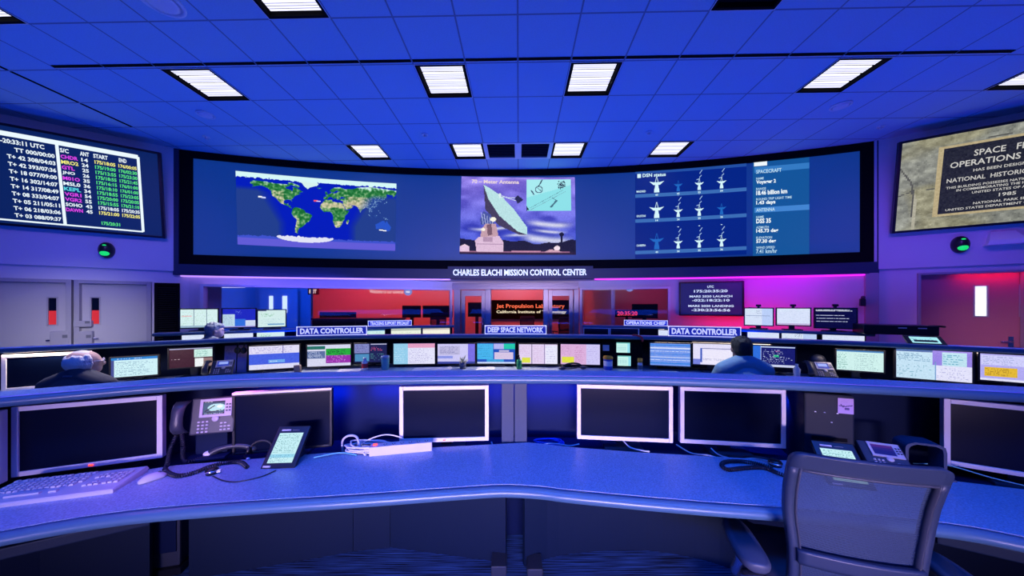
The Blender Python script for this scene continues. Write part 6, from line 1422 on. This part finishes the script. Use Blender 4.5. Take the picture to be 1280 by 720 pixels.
# calendar board with two lit pages, hung on the back board
a = Vector(on_path(751.5, offset(R2, .06))); b = Vector(on_path(803, offset(R2, .06))); v = b-a; c = (a+b)/2; rzb = math.atan2(v.y, v.x); mxb = mtx_of((c.x, c.y, 0), rzb)
t = thing('calendar_board', 'black notice board between the pink monitor and the striped monitor', 'notice board', (c.x, c.y, 0), rzb); z1 = PL(mxb, 775, 425)[1]; m = MB(); m.box((0, .012, (ZD+.02+z1)/2), (v.length, .02, z1-ZD-.02), M['matte_black'], bev=.003); m.build('board', t); m = MB(); m.box((0, .03, ZD+.011), (v.length*.8, .10, .022), M['black'], bev=.003); m.build('foot', t)
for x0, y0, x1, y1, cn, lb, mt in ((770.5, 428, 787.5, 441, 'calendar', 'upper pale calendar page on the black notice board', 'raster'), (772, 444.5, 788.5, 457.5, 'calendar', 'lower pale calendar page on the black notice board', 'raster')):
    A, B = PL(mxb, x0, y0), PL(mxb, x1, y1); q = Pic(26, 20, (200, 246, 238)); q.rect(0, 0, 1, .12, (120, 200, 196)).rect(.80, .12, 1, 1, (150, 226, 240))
    for r_ in range(4):
        for c_ in range(6): q.rect(.08+.115*c_, .28+.17*r_, .13+.115*c_, .36+.17*r_, (110, 170, 190))
    o = pic_obj(q, lambda u, v_: Vector((A[0]+(B[0]-A[0])*u, -.002, A[1]+(B[1]-A[1])*v_)), 'calendar_page', t)
    o = None
A, B = PL(mxb, 753.5, 431), PL(mxb, 761.5, 438.5); m = MB(); m.box(((A[0]+B[0])/2, -.002, (A[1]+B[1])/2), (B[0]-A[0], .003, A[1]-B[1]), M['orange'] if 0 else M['beige']); m.build('tan_note', t)
x, y = on_path(800.5, offset(R2, -.03)); tag(MB().tube(spline([(x-.06, y+.10, 1.182), (x-.03, y+.03, 1.186), (x+.01, y-.015, 1.165), (x+.02, y-.02, 1.11)], 5), .012, M['red'], 8).build('strap'), 'red strap hanging over the edge of the middle counter', 'strap')
# wall-hung papers and telephones of the left console
for px0, px1, py0, py1, lb, off in ((281, 296, 432, 463, 'tall lilac sheet pinned behind the dark-brown monitor', .20), (297.5, 309, 431, 462, 'lilac sheet pinned just left of the blue form monitor', .20)):
    a = Vector(on_path(px0, offset(R2, off))); b = Vector(on_path(px1, offset(R2, off))); v = b-a; c = (a+b)/2; mx = mtx_of((c.x, c.y, 0), math.atan2(v.y, v.x)); zt = PL(mx, (px0+px1)/2, py0)[1]; zb = ZD+.003
    q = Pic(20, 36, (168, 152, 206)); q.lines(.1, .08, .9, .5, (120, 110, 180), 6, .5); q.rect(.1, .6, .8, .9, (190, 172, 200))
    o = pic_obj(q, lambda u, v_: Vector((-v.length/2+v.length*u, -.05*v_, zt+(zb-zt)*v_)), 'paper_sheet', None, 'print'); o.location = (c.x, c.y, 0); o.rotation_euler = (0, 0, math.atan2(v.y, v.x)); tag(o, lb, 'paper')
p = Pic(30, 20, (50, 70, 190)); p.rect(.1, .1, .9, .6, (150, 170, 240)); p.lines(.1, .6, .9, .95, (30, 30, 90), 2)
phone('dark desk telephone with a blue screen beside the pinned lilac sheets', P2(271, -.14), .5, .8, p)
phone('desk telephone with a blue screen left of the pale green mail monitor', P2(1029, -.12), -.35, .75, p)
x, y, z = P2(1020, .12); t = thing('desk_lamp', 'dark round lamp head behind the right desk telephones', 'lamp', (x, y, ZD), 0); m = MB(); m.ball((0, -.02, .20), (.082, .06, .072), M['darkgrey'], 18); m.build('lamp_head', t); m = MB(); m.tube([(0, .02, .01), (0, .03, .10), (0, .0, .18)], .010, M['black'], 8); m.lathe([(.06, 0), (.06, .012), (.001, .016)], M['black'], seg=18); m.build('arm', t)
t = thing('carton', 'small brown carton below the right end of the blue form monitor', 'box', P2(372, -.14), .2); m = MB(); m.box((0, 0, .05), (.07, .05, .10), M['orange'] if 0 else mat('brown_card', (.30, .22, .18), .8), bev=.003); m.build('box', t); m = MB(); m.box((0, 0, .1005), (.066, .012, .001), M['beige']); m.build('tape', t)
for px, lb in ((297, 'dark headset cup hung left on the pinned lilac sheets'), (304.5, 'dark headset cup hung right on the pinned lilac sheets')):
    x, y = on_path(px, offset(R2, .10)); m = MB(); m.ball((0, 0, 0), (.036, .03, .042), M['black']); m.tube([(0, .0, .03), (0, .02, .12)], .006, M['black'], 6); o = m.build('headset_cup'); o.location = (x, y, ZC-(438-HY)/F*y); tag(o, lb, 'headset')
x, y = on_path(662, offset(R2, .08)); 
# on the counters
x, y = on_path(1113, offset(R3R, .10)) if False else ((1116-CX)/F*4.42, 4.42)
t = thing('equipment_case', 'low black equipment case behind the middle counter at right', 'case', (x, y, 1.175), RR+.1); m = MB(); m.box((0, 0, .07), (.70, .34, .13), M['black'], bev=.012); m.build('case', t)
for k, xx in enumerate((.02, .20)): m = MB(); m.box((xx, -.172, .10), (.08, .004, .014), M['silver']); m.build('label_strip', t)
m = MB(); m.tube([(.33, 0, .125), (.43, -.02, .125), (.47, -.02, .12)], .014, M['black'], 8); m.build('handle', t); m = MB()
for sx in (-.3, .3):
    for sy in (-.12, .12): m.box((sx, sy, .004), (.04, .04, .012), M['black'])
m.build('foot', t)
x, y = on_path(1160, offset(R2, .09)); touch('small lit touch panel on the middle counter before the maroon doors', (x, y, 1.175), -.55, 1.0, .27, .15, (lambda q: q.lines(.05, .2, .95, .9, (60, 120, 150), 4, .4))(Pic(30, 18, (170, 236, 246))), logo=False)
t = thing('box_fixture', 'grey box fixed low on the left double doors', 'box', (0, 0, 0), 0)
q0 = wall_item(LB, LD, 90, 424); bpy.data.objects.remove(t)
for a, b, y0, y1, lb in ((65, 88.5, 414, 440, 'grey box on the left leaf of the left double doors'), (97, 117, 414, 440, 'grey box on the right leaf of the left double doors'), (94, 116, 401, 408.5, 'grey door closer arm joining the left double doors')):
    s0_, s1_ = sl(a, LB, LD), sl(b, LB, LD); pm = LB+LD*(s0_+s1_)/2+Vector((LD.y, -LD.x))*.035; mx = mtx_of((pm.x, pm.y, 0), LR); zt = PL(mx, (a+b)/2, y0)[1]; zb = PL(mx, (a+b)/2, y1)[1]
    t = thing('lock_box', lb, 'box', (pm.x, pm.y, zb), LR); m = MB(); m.box((0, .02, (zt-zb)/2), (s1_-s0_, .09, zt-zb), M['dframe'], bev=.006); m.build('housing', t); m = MB(); m.box(((s1_-s0_)*.3, -.027, (zt-zb)*.75), (.05, .006, min(.05, (zt-zb)*.4)), M['midgrey']); m.build('lock_plate', t)
